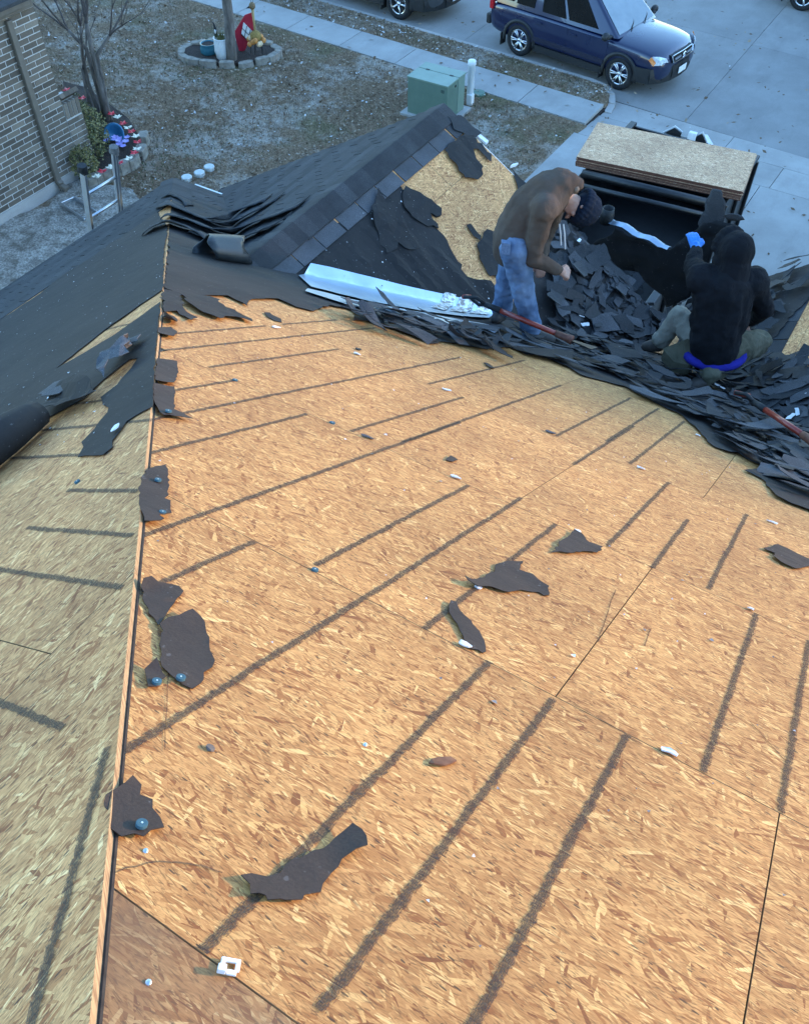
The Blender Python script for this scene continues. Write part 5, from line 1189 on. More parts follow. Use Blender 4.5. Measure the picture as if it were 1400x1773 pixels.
# ------------------------------------------------------------------ leaves and litter (nobody could count them)
LVM = [mat_noise('litter_brown', (.10, .065, .04), (.17, .11, .065), 9, .9), mat_noise('litter_tan', (.24, .18, .12), (.34, .27, .19), 9, .9), mat_noise('litter_pale', (.42, .41, .39), (.58, .57, .55), 9, .9)]
def litter(name, label, n, region, smin, smax, w=(5, 4, 1.2), z=.05, seed=3, flat=.5):
    rr = random.Random(seed); mb = MB(); k = 0
    while k < n:
        x, y, d = region(rr)
        if d is None: continue
        if noise.noise(Vector((x * .8, y * .8, 4))) + rr.random() * .9 < d: continue
        a = rr.uniform(0, 6.28); L = rr.uniform(smin, smax); t = rr.gauss(0, flat); u = Vector((math.cos(a), math.sin(a), t * .5)); v = Vector((-math.sin(a), math.cos(a), rr.gauss(0, flat))) * .5; c = Vector((x, y, z + rr.uniform(0, .03)))
        mb.add([c - u * L, c + v * L, c + u * L, c - v * L], [(0, 1, 2, 3)], rr.choices((0, 1, 2), w)[0]); k += 1
    o = obj(name, mb, LVM, org=(0, 0, 0)); o['kind'] = 'stuff'; o['label'] = label; o['category'] = 'leaves'; return o
def reg_lawn(rr):
    x = rr.uniform(-21, -6.25); y = rr.uniform(9.5, 18.2)
    if y > walk_near(x) - .05 or (x < -13.1 and y < 10.3): return x, y, None
    return x, y, .12
def reg_verge(rr):
    x = rr.uniform(-17, -6.3); return x, rr.uniform(walk_far(x) + .02, kerb_in(x) - .03), .1
litter('fallen_leaves', 'fallen brown leaves scattered over the dormant lawn', 15000, reg_lawn, .02, .045, (7, 4, .45))
litter('verge_leaves', 'fallen leaves caught in the grass strip along the kerb', 1500, reg_verge, .02, .045, seed=8)
def reg_pave(rr):
    x = rr.uniform(-16, -2); y = rr.uniform(16.2, 24); return x, y, -1
litter('street_leaves', 'small dark leaves scattered on the street, walk and driveway', 330, lambda rr: (lambda x, y: (x, y, None if (y < walk_near(x) and x < -6.2) or (walk_far(x) < y < kerb_in(x) + .2 and x < -6) else -1))(rr.uniform(-16, -1), rr.uniform(14, 24)), .025, .06, (8, 2, .2), .05, 5, .3)
# short grass blades
mb = MB(); rr = random.Random(2); GM = [mat_noise('straw_blade', (.17, .13, .085), (.28, .22, .15), 3, .9), mat_noise('green_blade', (.045, .065, .025), (.085, .105, .045), 3, .9)]
for k in range(26000):
    if k % 7: x, y, d = reg_lawn(rr)
    else: x, y, d = reg_verge(rr)
    if d is None: continue
    a = rr.uniform(0, 6.28); h = rr.uniform(.025, .07); w_ = .009; l = rr.gauss(0, .03), rr.gauss(0, .03); g_ = noise.noise(Vector((x * .45 + 7, y * .45, 1))) + rr.gauss(0, .2) > .22
    mb.add([(x - math.cos(a) * w_, y - math.sin(a) * w_, .02), (x + math.cos(a) * w_, y + math.sin(a) * w_, .02), (x + l[0], y + l[1], .03 + h)], [(0, 1, 2)], int(g_))
o = obj('grass', mb, GM, org=(0, 0, 0)); o['kind'] = 'stuff'; o['label'] = 'short dormant grass blades of the lawn'; o['category'] = 'grass'
# ------------------------------------------------------------------ vehicles
GLASS = mat_noise('tinted_glass', (.004, .0045, .005), (.007, .008, .009), 2, .08, spec=.22); RUB = mat_noise('tyre_rubber', (.010, .010, .011), (.022, .022, .022), 40, .85); CLAD = mat_noise('black_cladding', (.014, .015, .016), (.022, .023, .024), 60, .55)
RIM = mat_metal('alloy_rim', (.72, .73, .75), .28); CHROME = mat_metal('chrome', (.85, .86, .88), .12); LAMP = mat_noise('clear_lamp', (.45, .50, .54), (.75, .80, .84), 14, .12, spec=.8); AMBER = mat_noise('amber_lamp', (.65, .20, .05), (.75, .28, .08), 14, .2); TAIL = mat_noise('red_lamp', (.40, .012, .015), (.50, .02, .025), 14, .15)
def mat_paint(name, c, metal=.25):
    m = NT(name); co = m.co(); v = m.noise(co, 2.0, 3); f = m.noise(co, 900, 1)
    col = m.mix(m.ramp(f, [(.5, (0,) * 3), (.8, (.35,) * 3)]), c, tuple(k * 1.8 + .002 for k in c))
    m.fin(col, m.ramp(v, [(.3, (.25,) * 3), (.7, (.36,) * 3)]), metal, .5, .9); m.b.inputs['Coat Roughness'].default_value = .04
    return m.mat
NAVY = mat_paint('navy_paint', (.0035, .0095, .042), .1); GREY = mat_paint('grey_paint', (.055, .06, .065)); BLACKP = mat_paint('black_paint', (.008, .009, .011))
def car(name, label, loc, rz, paint, spokes=6, sc=1.0, group=None):
    t = thing(name, label, 'car', loc, rz, group, local=True)
    st = [  # x, half width, bottom, shoulder height, top centre height
        (-2.26, .70, .48, .80, .86), (-2.20, .82, .34, .90, .96), (-1.9, .875, .28, .955, 1.0), (-1.2, .89, .27, .965, 1.0), (-.4, .89, .25, .96, 1.0), (.45, .89, .25, .945, .99), (.95, .885, .26, .93, 1.0), (1.25, .88, .27, .91, 1.005), (1.6, .865, .28, .90, .985), (1.95, .83, .29, .86, .94), (2.15, .77, .32, .78, .87), (2.27, .62, .38, .66, .73)]
    mb = MB(); vs_ = []; R_ = 16
    for x, w, zb, zs, zt in st:
        h = zs - zb; prof = [(0, zb), (w * .78, zb), (w * .94, zb + .05), (w * .985, zb + h * .25), (w, zb + h * .55), (w * .985, zb + h * .82), (w * .955, zs - .03), (w * .90, zs), (w * .55, zs + (zt - zs) * .75), (0, zt)]
        ring = [(x, y, z) for y, z in prof] + [(x, -y, z) for y, z in prof[-2:0:-1]]
        vs_ += ring
    n = 18; m_ = len(st); fs = [(i * n + k, (i + 1) * n + k, (i + 1) * n + (k + 1) % n, i * n + (k + 1) % n) for i in range(m_ - 1) for k in range(n)]
    fs += [tuple(range(n)), tuple(range((m_ - 1) * n + n - 1, (m_ - 1) * n - 1, -1))]
    mb.add(vs_, fs); body = obj('body', mb, paint, t, smooth=True)
    cut = MB()
    for x in (-1.31, 1.31):
        for s_ in (-1, 1): cut.tube([(x, s_ * .55, .33), (x, s_ * 1.1, .33)], .395, 28)
    co_ = obj('cutter', cut, CLAD, org=(0, 0, 0)); co_.location = (0, 0, 0)
    body.data.materials.append(CLAD)
    ss = body.modifiers.new('ss', 'SUBSURF'); ss.levels = 2; bo = body.modifiers.new('b', 'BOOLEAN'); bo.object = co_; bo.solver = 'EXACT'; bo.operation = 'DIFFERENCE'
    tp, tl = t.location.copy(), t.rotation_euler.copy(); t.location = (0, 0, 0); t.rotation_euler = (0, 0, 0); bake(body); t.location = tp; t.rotation_euler = tl
    bpy.data.objects.remove(co_)
    # cabin
    B = {'r': (-2.16, .85, .97), 'f': (1.10, .83, .97)}; Tt = {'r': (-1.98, .66, 1.60), 'f': (.18, .64, 1.62)}
    mb = MB(); b = [(-2.17, -.80, .95), (1.12, -.80, .96), (1.12, .80, .96), (-2.17, .80, .95)]; tp_ = [(-2.05, -.65, 1.66), (.26, -.63, 1.69), (.26, .63, 1.69), (-2.05, .65, 1.66)]; mid = [(-1.0, -.67, 1.73), (-1.0, .67, 1.73)]; midb = [(-1.0, -.84, .97), (-1.0, .84, .97)]
    V = b + tp_ + mid + midb
    mb.add(V, [(0, 10, 8, 4), (10, 1, 5, 8), (1, 2, 6, 5), (2, 11, 9, 6), (11, 3, 7, 9), (3, 0, 4, 7), (4, 8, 9, 7), (8, 5, 6, 9)])
    cab = obj('cabin', mb, paint, t, smooth=False, bevel=.055)
    cab.data.polygons.foreach_set('use_smooth', [True] * len(cab.data.polygons))
    def patch(name, A, Bq, Cq, Dq, u0, u1, v0, v1, mat, off=.012, par=cab, bev=0):
        A, Bq, Cq, Dq = map(Vector, (A, Bq, Cq, Dq)); f = lambda u, v: (A * (1 - u) + Bq * u) * (1 - v) + (Dq * (1 - u) + Cq * u) * v
        nn = (Bq - A).cross(Dq - A).normalized(); g_ = 6; mb = MB()
        top = [f(u0 + (u1 - u0) * i / g_, v0 + (v1 - v0) * j / g_) + nn * off for j in range(g_ + 1) for i in range(g_ + 1)]
        mb.add(top, [(j * (g_ + 1) + i, j * (g_ + 1) + i + 1, (j + 1) * (g_ + 1) + i + 1, (j + 1) * (g_ + 1) + i) for j in range(g_) for i in range(g_)])
        return obj(name, mb, mat, par, smooth=True)
    patch('windscreen', b[1], b[2], tp_[2], tp_[1], .06, .94, .05, .93, mat_noise('windscreen_glass', (.10, .14, .16), (.16, .20, .22), 1.5, .05, spec=.9))
    patch('rear_window', b[3], b[0], tp_[0], tp_[3], .1, .9, .25, .88, GLASS)
    for s_ in (0, 1):
        if s_ == 0: q1 = (V[0], V[10], V[8], V[4]); q2 = (V[10], V[1], V[5], V[8])
        else: q1 = (V[11], V[3], V[7], V[9]); q2 = (V[2], V[11], V[9], V[6])
        fl = lambda a, c: (a, c) if s_ == 0 else (1 - c, 1 - a)
        patch('window', *q1, *fl(.12, .50), .14, .84, GLASS); patch('window', *q1, *fl(.57, .99), .12, .86, GLASS)
        patch('window', *q2, *fl(.10, .40), .10, .86, GLASS); patch('window', *q2, *fl(.44, .80), .10, .84, GLASS)
    def side_panel(name, x0, x1, z0, z1, y, mat, s_, h=.02, par=t, bev=.008, dy=0):
        mb = MB(); ya = s_ * y; mb.prism([(x0, ya, z0), (x1, ya, z0), (x1, ya - s_ * dy, z1), (x0, ya - s_ * dy, z1)][::(1 if s_ < 0 else -1)], (0, -s_ * h, 0)); return obj(name, mb, mat, par, bevel=bev)
    for s_ in (-1, 1):
        dr = side_panel('door', -.06, .93, .40, .90, .895, paint, s_, .03, dy=.02); side_panel('handle', .0, .16, .80, .835, .915, paint, s_, .02, dr, .004)
        dr2 = side_panel('door', -.98, -.08, .40, .90, .895, paint, s_, .03, dy=.02); side_panel('handle', -.90, -.74, .81, .845, .915, paint, s_, .02, dr2, .004)
        side_panel('side_moulding', -.92, .90, .44, .53, .912, mat_noise('dark_blue_moulding', (.012, .014, .03), (.018, .02, .04), 20, .5) if paint is NAVY else CLAD, s_, .03)
        side_panel('sill_cladding', -.90, .90, .22, .36, .90, CLAD, s_, .06)
        for x in (-1.31, 1.31):
            mb = MB(); arc = [(x + .445 * math.cos(a), s_ * .885, .33 + .445 * math.sin(a)) for a in np.linspace(-.15, PI + .15, 18)]; arc2 = [(x + .375 * math.cos(a), s_ * .90, .33 + .375 * math.sin(a)) for a in np.linspace(-.15, PI + .15, 18)]
            mb.add(arc + arc2, [(i, i + 1, i + 19, i + 18) for i in range(17)]); o = obj('arch_cladding', mb, CLAD, t, smooth=True); sm = o.modifiers.new('s', 'SOLIDIFY'); sm.thickness = .03; sm.offset = 0; tp, tl = t.location.copy(), t.rotation_euler.copy(); t.location = (0, 0, 0); t.rotation_euler = (0, 0, 0); bake(o); t.location = tp; t.rotation_euler = tl
            mb = MB(); Mx = Matrix.Rotation(-s_ * PI / 2, 3, 'X'); c = (x, s_ * .70, .33); mb.lathe([(0, -.0), (.20, 0), (.30, .01), (.335, .04), (.342, .10), (.335, .165), (.30, .195), (.225, .185), (.215, .15)], c, 32, 0, Mx); ty = obj('wheel', mb, RUB, t, smooth=True)
            mb = MB(); mb.lathe([(.222, .188), (.232, .19), (.228, .16), (.19, .13), (.19, .09), (0, .09)], c, 28, 1, Mx); mb.lathe([(.0, .168), (.05, .165), (.055, .12)], c, 16, 0, Mx); mb.lathe([(.200, .170), (.232, .190), (.236, .182)], c, 28, 0, Mx)
            for k in range(spokes):
                for d_ in ((-.13, .13) if spokes > 5 else (-.05, .05)):
                    a = 2 * PI * k / spokes; p = [Mx @ Vector((math.cos(a + d_ * .6) * .04, math.sin(a + d_ * .6) * .04, .16)) + Vector(c), Mx @ Vector((math.cos(a + d_) * .13, math.sin(a + d_) * .13, .165)) + Vector(c), Mx @ Vector((math.cos(a + d_) * .215, math.sin(a + d_) * .215, .175)) + Vector(c)]; mb.tube(p, [.016, .014, .017], 6)
            obj('rim', mb, [RIM, GRIPB], ty, smooth=True)
            mb = MB(); mb.box((x, s_ * .58, .42), (.7, .12, .5)); obj('wheel_well', mb, CLAD, t)
        mf = MB(); mf.box((-1.80, s_ * .80, .25), (.02, .2, .26)); obj('mud_flap', mf, CLAD, t)
        mf = MB(); mf.box((.84, s_ * .80, .22), (.02, .2, .2)); obj('mud_flap', mf, CLAD, t)
        mb = MB(); mb.ball((.93, s_ * 1.0, 1.02), (.075, .11, .08), 12); mb.box((.96, s_ * .90, .99), (.08, .12, .06)); mr = obj('mirror', mb, CLAD if paint is NAVY else paint, t, smooth=True)
        mb = MB(); y = s_
        hl = [(2.09, .60), (2.02, .755), (1.84, .835), (1.80, .83)]
        lamp = [(2.19, y * .50, .70), (2.14, y * .68, .675), (1.99, y * .82, .67), (1.90, y * .842, .78), (1.96, y * .81, .845), (2.06, y * .71, .84), (2.16, y * .57, .79)]
        cen = np.mean(np.array(lamp), 0) + np.array((.05, y * .03, .02)); mb.add(lamp + [tuple(cen)], [((i, (i + 1) % 7, 7) if s_ > 0 else ((i + 1) % 7, i, 7)) for i in range(7)]); hlo = obj('headlight', mb, LAMP, t)
        hlo.location = (.035, s_ * .022, .012)
        mb = MB(); mb.prism([(2.01, y * .838, .68), (1.90, y * .865, .775), (1.94, y * .845, .84), (2.03, y * .795, .74)][::(1 if s_ > 0 else -1)], (-.02, 0, 0)); ao = obj('indicator', mb, AMBER, hlo); ao.location = (.03, s_ * .012, .004)
        mb = MB(); mb.box((-2.16, s_ * .80, 1.10), (.10, .10, .62)); obj('tail_light', mb, TAIL, t, bevel=.02)
    mb = MB(); pts = [(2.30, 0), (2.27, .35), (2.19, .62), (2.02, .85), (1.74, .90)]; pts = [(x, -y) for x, y in pts[::-1]] + pts[1:]
    for (a, c) in zip(pts[:-1], pts[1:]): mb.prism([(a[0], a[1], .30), (c[0], c[1], .30), (c[0] + .02, c[1] * 1.005, .44), (c[0] - .01, c[1], .60), (a[0] - .01, a[1], .60), (a[0] + .02, a[1] * 1.005, .44)][::-1], (-.10, 0, 0))
    obj('front_bumper', mb, CLAD, t)
    mb = MB(); mb.prism([(2.27, -.40, .67), (2.27, .40, .67), (2.22, .43, .81), (2.22, -.43, .81)], (-.06, 0, 0)); gr = obj('grille', mb, GRIPB, t)
    mb = MB()
    for z_ in (.68, .80): mb.tube([(2.295 - (z_ - .67) * .4, -.40, z_), (2.31 - (z_ - .67) * .4, 0, z_), (2.295 - (z_ - .67) * .4, .40, z_)], .014, 6)
    for s_ in (-1, 1): mb.tube([(2.29, s_ * .40, .68), (2.245, s_ * .43, .80)], .014, 6)
    mb.box((2.285, -.24, .74), (.02, .24, .045)); mb.box((2.285, .24, .74), (.02, .24, .045)); obj('grille_bar', mb, CHROME, gr)
    mb = MB(); mb.lathe([(.048, 0), (.06, .01), (.048, .02)], (2.29, 0, .74), 16, 0, Matrix.Rotation(PI / 2, 3, 'Y'))
    if spokes > 5:
        for s_ in (-1, 1): mb.tube([(2.308, s_ * .018, .705), (2.300, s_ * .024, .775)], .006, 5)
        mb.tube([(2.304, -.02, .74), (2.304, .02, .74)], .006, 5)
    obj('badge', mb, CHROME, gr)
    mb = MB(); mb.box((2.325, 0, .46), (.012, .31, .13)); obj('number_plate', mb, WHT, t, bevel=.003)
    for s_ in (-.3, .25):
        mb = MB(); mb.tube([(1.13, s_, 1.0), (1.02, s_ + .25, 1.06), (.80, s_ + .52, 1.20)], .010, 5); obj('wiper', mb, GRIPB, t)
    mb = MB(); mb.box((-2.29, 0, .52), (.12, 1.5, .22)); obj('rear_bumper', mb, CLAD, t, bevel=.03)
    mb = MB(); mb.tube([(1.55, -.62, .972), (1.2, -.70, 1.0)], .006, 4)
    t.scale = (sc,) * 3
    return t
w1, w2 = G(893, 96, -.12), G(1066, 156, -.12); d = w2 - w1; rz = math.atan2(d[1], d[0]); mid = (w1 + w2) / 2; nrm = np.array((-math.sin(rz), math.cos(rz), 0)); cpos = mid + nrm * .89
car('parked_suv', 'navy blue boxy SUV parked at the kerb facing right', (cpos[0], cpos[1], -.12), rz, NAVY, 6, 1.0)
w = G(688, 34, -.12); rz2 = math.radians(-5); p = np.array((w[0], w[1], 0)) - np.array((1.31 * 1.06 * math.cos(rz2), 1.31 * 1.06 * math.sin(rz2), 0)) + np.array((-math.sin(rz2), math.cos(rz2), 0)) * .89 * 1.06
car('parked_car', 'dark grey car behind the navy SUV, cut off by the top edge', (p[0], p[1], -.12), rz2, GREY, 5, 1.06)
w = G(1384, 22, -.12); p = np.array((w[0], w[1], 0)); car('parked_car', 'black car across the street, only a wheel showing in the top right corner', (p[0] + 1.31, p[1] + .9, -.12), math.radians(176 - 180), BLACKP, 5, 1.0)
# ------------------------------------------------------------------ trailer with the stack of new sheets
tr = thing('dump_trailer', 'black open dump trailer backed up to the garage, loaded with torn roofing', 'trailer', (-3.3, 11.6, 0))
tx0, tx1, ty0, ty1 = -4.28, -2.22, 9.0, 14.0
def tb(name, x0, x1, y0, y1, z0, z1, mat=BLK, par=tr, bev=.012):
    mb = MB(); mb.box(((x0 + x1) / 2, (y0 + y1) / 2, (z0 + z1) / 2), (x1 - x0, y1 - y0, z1 - z0)); return obj(name, mb, mat, par, bevel=bev)
tb('bed_floor', tx0, tx1, ty0, ty1, .62, .72)
for x in (tx0, tx1 - .05):
    sw = tb('side_wall', x, x + .05, ty0, ty1, .72, 1.74); tb('top_rail', x - .03, x + .08, ty0, ty1, 1.74, 1.80, BLK, sw)
    y = ty0 + .4
    while y < ty1: tb('upright', (x - .05) if x < -3 else x + .05, x if x < -3 else x + .10, y, y + .07, .62, 1.72, BLK, sw); y += .75
fw_ = tb('front_wall', tx0 + .05, tx1 - .05, ty1 - .05, ty1, .72, 1.74); tb('tailgate', tx0 + .05, tx1 - .05, ty0, ty0 + .05, .72, 1.5)
mb = MB(); mb.tube([(tx0 + .02, 11.98, 1.84), (tx1 - .02, 12.2, 1.84)], .06, 12); obj('cross_bar', mb, BLK, tr, smooth=True)
mb = MB(); mb.tube([(tx0 + .1, 11.75, 1.78), (tx1 - .1, 11.95, 1.78)], .04, 12); obj('cross_bar', mb, BLK, tr, smooth=True)
tb('load_beam', tx0 + .02, tx1 - .02, 12.55, 12.65, 1.80, 1.84)
for y in (11.0, 11.95):
    for x in (tx0 - .12, tx1 + .12):
        mb = MB(); mb.tube([(x - .1, y, .35), (x + .1, y, .35)], .35, 20); obj('wheel', mb, RUB, tr)
mb = MB(); mb.tube([(tx0 + .2, ty1, .5), (-3.25, ty1 + 1.2, .5)], .05, 6); mb.tube([(tx1 - .2, ty1, .5), (-3.25, ty1 + 1.2, .5)], .05, 6); obj('drawbar', mb, BLK, tr)
# stack of strand board sheets
sa = math.radians(8.2); c0 = np.array(G(998, 271, 1.985)); e1 = np.array((math.cos(sa), math.sin(sa), 0)); e2 = np.array((-e1[1], e1[0], 0)); SL, SW = 2.44, 1.18
lab = ['top sheet, pale and flaky', 'second sheet from the top', 'third sheet from the top', 'fourth sheet from the top', 'fifth sheet from the top', 'sixth sheet, third from the bottom', 'seventh sheet, second from the bottom', 'bottom sheet, reddest edge']
for k in range(8):
    off = e1 * rnd.uniform(-.014, .014) + e2 * rnd.uniform(-.008, .008); o0 = c0 + off + np.array((0, 0, -.0185 * k)); P = [o0, o0 + e1 * SL, o0 + e1 * SL + e2 * SW, o0 + e2 * SW]
    mb = MB(); mb.prism(P, (0, 0, -.0165), 0, 1, [(0, 0), (SL, 0), (SL, SW), (0, SW)])
    tag(obj('osb_sheet', mb, [OSBS, OSBR], bevel=.001), lab[k] + ' of the strand board stack on the trailer', 'board sheet', 'strand board sheets stacked on the trailer')
# bright strip lying over the trailer
a, b = G(1020, 370, 1.80), G(1152, 434, 1.80); d = (b - a) / np.linalg.norm(b - a); w = np.array((-d[1], d[0], 0)) * .13
mb = MB(); n = 14; vs_ = []
for i in range(n + 1):
    p = a + (b - a) * i / n; z_ = .02 * math.sin(i * 1.3) + .01
    vs_ += [p + np.array((0, 0, z_)), p + w * .5 + np.array((0, 0, z_ + .03)), p + w + np.array((0, 0, z_))]
mb.add(vs_, [(i * 3 + k, i * 3 + k + 3, i * 3 + k + 4, i * 3 + k + 1) for i in range(n) for k in (0, 1)]); o = obj('metal_strip', mb, GALV, smooth=False); m_ = o.modifiers.new('s', 'SOLIDIFY'); m_.thickness = .002
tag(bake(o), 'crumpled bright metal strip lying across the black trailer', 'metal strip')
mb = MB(); mb.lathe([(.0, .0), (.09, .0), (.10, .12), (.085, .22), (.075, .22), (.07, .05)], G(1048, 385, 1.75), 16); tag(obj('bucket', mb, GRIPB, smooth=True), 'small dark can standing on the trailer beside the bright strip', 'can')
# black sheet being pushed over the edge
TP = Plane((0, 8.05, 3.2), (1, 0, 0), (0, .25 / 1.031, -1 / 1.031))
tarp = zm([(446, 566), (480, 545), (520, 530), (545, 492), (556, 500), (570, 512), (640, 548), (770, 598), (850, 545), (900, 510), (930, 478), (985, 474), (1030, 478), (1070, 486), (1090, 498), (1060, 500), (1012, 515), (990, 560), (960, 640), (930, 690), (875, 800), (770, 845), (752, 790), (690, 745), (640, 705), (575, 690), (540, 650), (500, 628), (460, 600)], 850, 200, 2.5455)
pl_ = [TP.uv(*q) for q in tarp]; pl_ = pl_ if area(pl_) > 0 else pl_[::-1]
tag(obj('roofing_sheet', sheet(TP, jag(pl_, .05, .012), .02, .006, .05, hfun=lambda u, v: .10 * noise.noise(Vector((u * 2.6, v * 3.2, 3))) + .05 * noise.noise(Vector((u * 8, v * 8, 3)))), TARP, smooth=True), 'large black roofing sheet the seated worker pushes over the roof edge', 'roofing sheet')
for k, q in enumerate((((893, 508), (922, 432), (955, 354), (994, 362), (1014, 430), (1002, 525), (938, 548)), ((1004, 474), (1030, 468), (1062, 472), (1088, 478), (1096, 494), (1056, 506), (1022, 500)))):
    p2 = [TP.uv(*z) for z in zm(q, 850, 200, 2.5455)]; p2 = p2 if area(p2) > 0 else p2[::-1]
    tag(obj('roofing_flap', sheet(TP, jag(p2, .04, .012), .10, .006, .05, hfun=lambda u, v: (.015 if k == 0 else .05) * noise.noise(Vector((u * 5, v * 5, 8)))), SHIN2, smooth=True), ('tall grey flap standing up beside the blue glove' if k == 0 else 'low grey flap sticking out right of the tall flap'), 'shingle scrap')
# loads of torn roofing inside the trailer
for i in range(40):
    P = (rnd.uniform(tx0 + .2, tx1 - .2), rnd.uniform(9.3, 11.6), rnd.uniform(.85, 1.15)); place('shingle_piece', PM[i % NP], P, Vector((0, 0, 1)), rnd.uniform(0, 6), rnd.uniform(1, 1.7), .3, 'dark shingle piece thrown into the black trailer', 'shingle scrap', 'shingle pieces in the trailer')
# carton behind the stack
cb = thing('open_carton', 'open black lined carton standing behind the stack of sheets', 'carton', tuple(G(1185, 240)))
ct = G(1183, 240, .0)
for (q, nm) in ((((1144, 233), (1167, 221.5), (1179, 231), (1175, 240)), 'flap'), (((1196, 241), (1214, 232), (1222, 250), (1208, 250)), 'flap')):
    P = [onY(x, y, G(1183, 242)[1] + .0) for x, y in q]; mb = MB(); mb.prism(P[::-1], (0, .03, 0)); obj(nm, mb, BLK, cb)
    mb = MB(); mb.prism([p + np.array((0, .05, .0)) + (p - P[3]) * .10 for p in P][::-1], (0, .02, 0)); obj('outer_flap', mb, PAPER, cb)
mb = MB(); mb.box(np.array(ct) + np.array((.16, -.02, .10)), (.16, .10, .16)); obj('inner_box', mb, WHT, cb, bevel=.01); mb = MB(); mb.box(np.array(ct) + np.array((.05, -.12, .02)), (.9, .2, .05)); obj('base', mb, BLK, cb)
mb = MB(); P = [G(*q, .045) for q in ((1214, 232), (1224, 233), (1234, 250), (1220, 250))]; mb.prism(P[::-1], (0, 0, -.01)); obj('loose_panel', mb, PAPER, cb)
# ------------------------------------------------------------------ tear-off tools
def tool(label, px, h=.10):
    g0, g1, t1, b1 = [P1.at(*P1.uv(*q), h + e) for q, e in zip(px, (.03, .02, .0, -.03))]
    t = thing('shingle_remover', label, 'roofing tool', tuple((g1 + t1) / 2)); ax_ = Vector(t1 - g1).normalized(); sd2 = ax_.cross(Vector(P1.n)).normalized(); up2 = Vector(P1.n)
    mb = MB(); mb.tube([g1, (np.array(g1) + t1) / 2, t1], .021, 12); obj('shaft', mb, RED, t, smooth=True)
    L = Vector(g1 - g0).length; g0v = Vector(g1) - ax_ * L
    mb = MB(); mb.tube([Vector(g1) + ax_ * .03, Vector(g1) - ax_ * L * .45], [.026, .022], 10)
    for s_ in (-1, 1): mb.tube([Vector(g1) - ax_ * L * .4, Vector(g1) - ax_ * L * .62 + up2 * s_ * .05 * .6 + sd2 * s_ * .045, g0v + sd2 * s_ * .055], [.018, .015, .015], 8)
    obj('grip_yoke', mb, GRIPB, t, smooth=True)
    mb = MB(); mb.tube([g0v - sd2 * .06, g0v + sd2 * .06], .019, 10); obj('grip_bar', mb, RED, t, smooth=True)
    mb = MB(); mb.tube([Vector(t1) - ax_ * .02, Vector(t1) + ax_ * .07, Vector(t1) + ax_ * .12], [.026, .03, .038], 12); obj('collar', mb, mat_noise('rust_brown', (.10, .035, .02), (.16, .06, .035), 30, .6), t, smooth=True)
    e = Vector(b1); mb = MB(); c1 = Vector(t1) + ax_ * .10
    mb.prism([c1 + sd2 * .03, c1 - sd2 * .03, e - sd2 * .10, e + sd2 * .10], (0, 0, -.012)); obj('blade', mb, mat_noise('worn_dark_steel', (.03, .025, .022), (.08, .07, .065), 20, .5, metal=.6), t, bevel=.003)
    return t
tool('red shafted tear off tool lying by the feet of the standing worker', [(812, 552), (849, 571), (955, 611), (1020, 628)], .15)
tool('red shafted tear off tool at the right edge below the seated worker', [(1276, 730), (1300, 750), (1372, 796), (1440, 812)], .17)
# ------------------------------------------------------------------ people
FWH = np.array((FV[0], FV[1], 0)); FWH /= np.linalg.norm(FWH); RTH = np.array((FWH[1], -FWH[0], 0)); ZZ = np.array((0, 0, 1.))
def framer(anchor):
    def f(px, py, w=0.0):
        r_ = ray(px, py); return CAM + r_ * ((np.dot(anchor, FWH) + w - np.dot(CAM, FWH)) / np.dot(r_, FWH))
    return f
def cloth(name, c1, c2, sc=40, bump=.4, rough=.95):
    m = NT(name); co = m.co(); v = m.noise(co, sc * 4, 3, .6); f = m.noise(m.map(co, scale=(1, 1, .5)), 9, 4, .6, dist=.6); b = m.noise(co, 4, 3)
    col = m.mix(m.ramp(b, [(.35, (0,) * 3), (.65, (1,) * 3)]), c1, c2); col = m.mix(.5, col, m.ramp(v, [(.3, (.75,) * 3), (.7, (1.2,) * 3)]), 'MULTIPLY')
    m.bump(m.math('ADD', f, m.math('MULTIPLY', v, .06)), .03, bump); return m.fin(col, rough, 0, .2)
SKIN = mat_noise('skin', (.36, .19, .13), (.44, .25, .18), 20, .55); BROWN = cloth('brown_knit', (.070, .050, .038), (.095, .070, .054), 60); JEAN = cloth('blue_denim', (.085, .13, .21), (.20, .27, .38), 50, .6); BLKF = cloth('black_fleece', (.006, .0065, .008), (.011, .0115, .014), 60, .7)
NAVYK = cloth('navy_knit', (.006, .011, .022), (.010, .017, .030), 80); KHAKI = cloth('khaki_cotton', (.16, .15, .12), (.24, .225, .18), 50); OLIVE = cloth('olive_cotton', (.075, .070, .045), (.135, .125, .085), 30, .7); BOOT = mat_noise('boot_leather', (.035, .030, .026), (.07, .058, .048), 14, .7); BLUEG = mat_noise('blue_glove', (.02, .16, .52), (.035, .22, .62), 30, .6); ROYAL = cloth('royal_blue_shirt', (.018, .018, .20), (.03, .03, .28), 40)
def v3(p): return Vector(p)
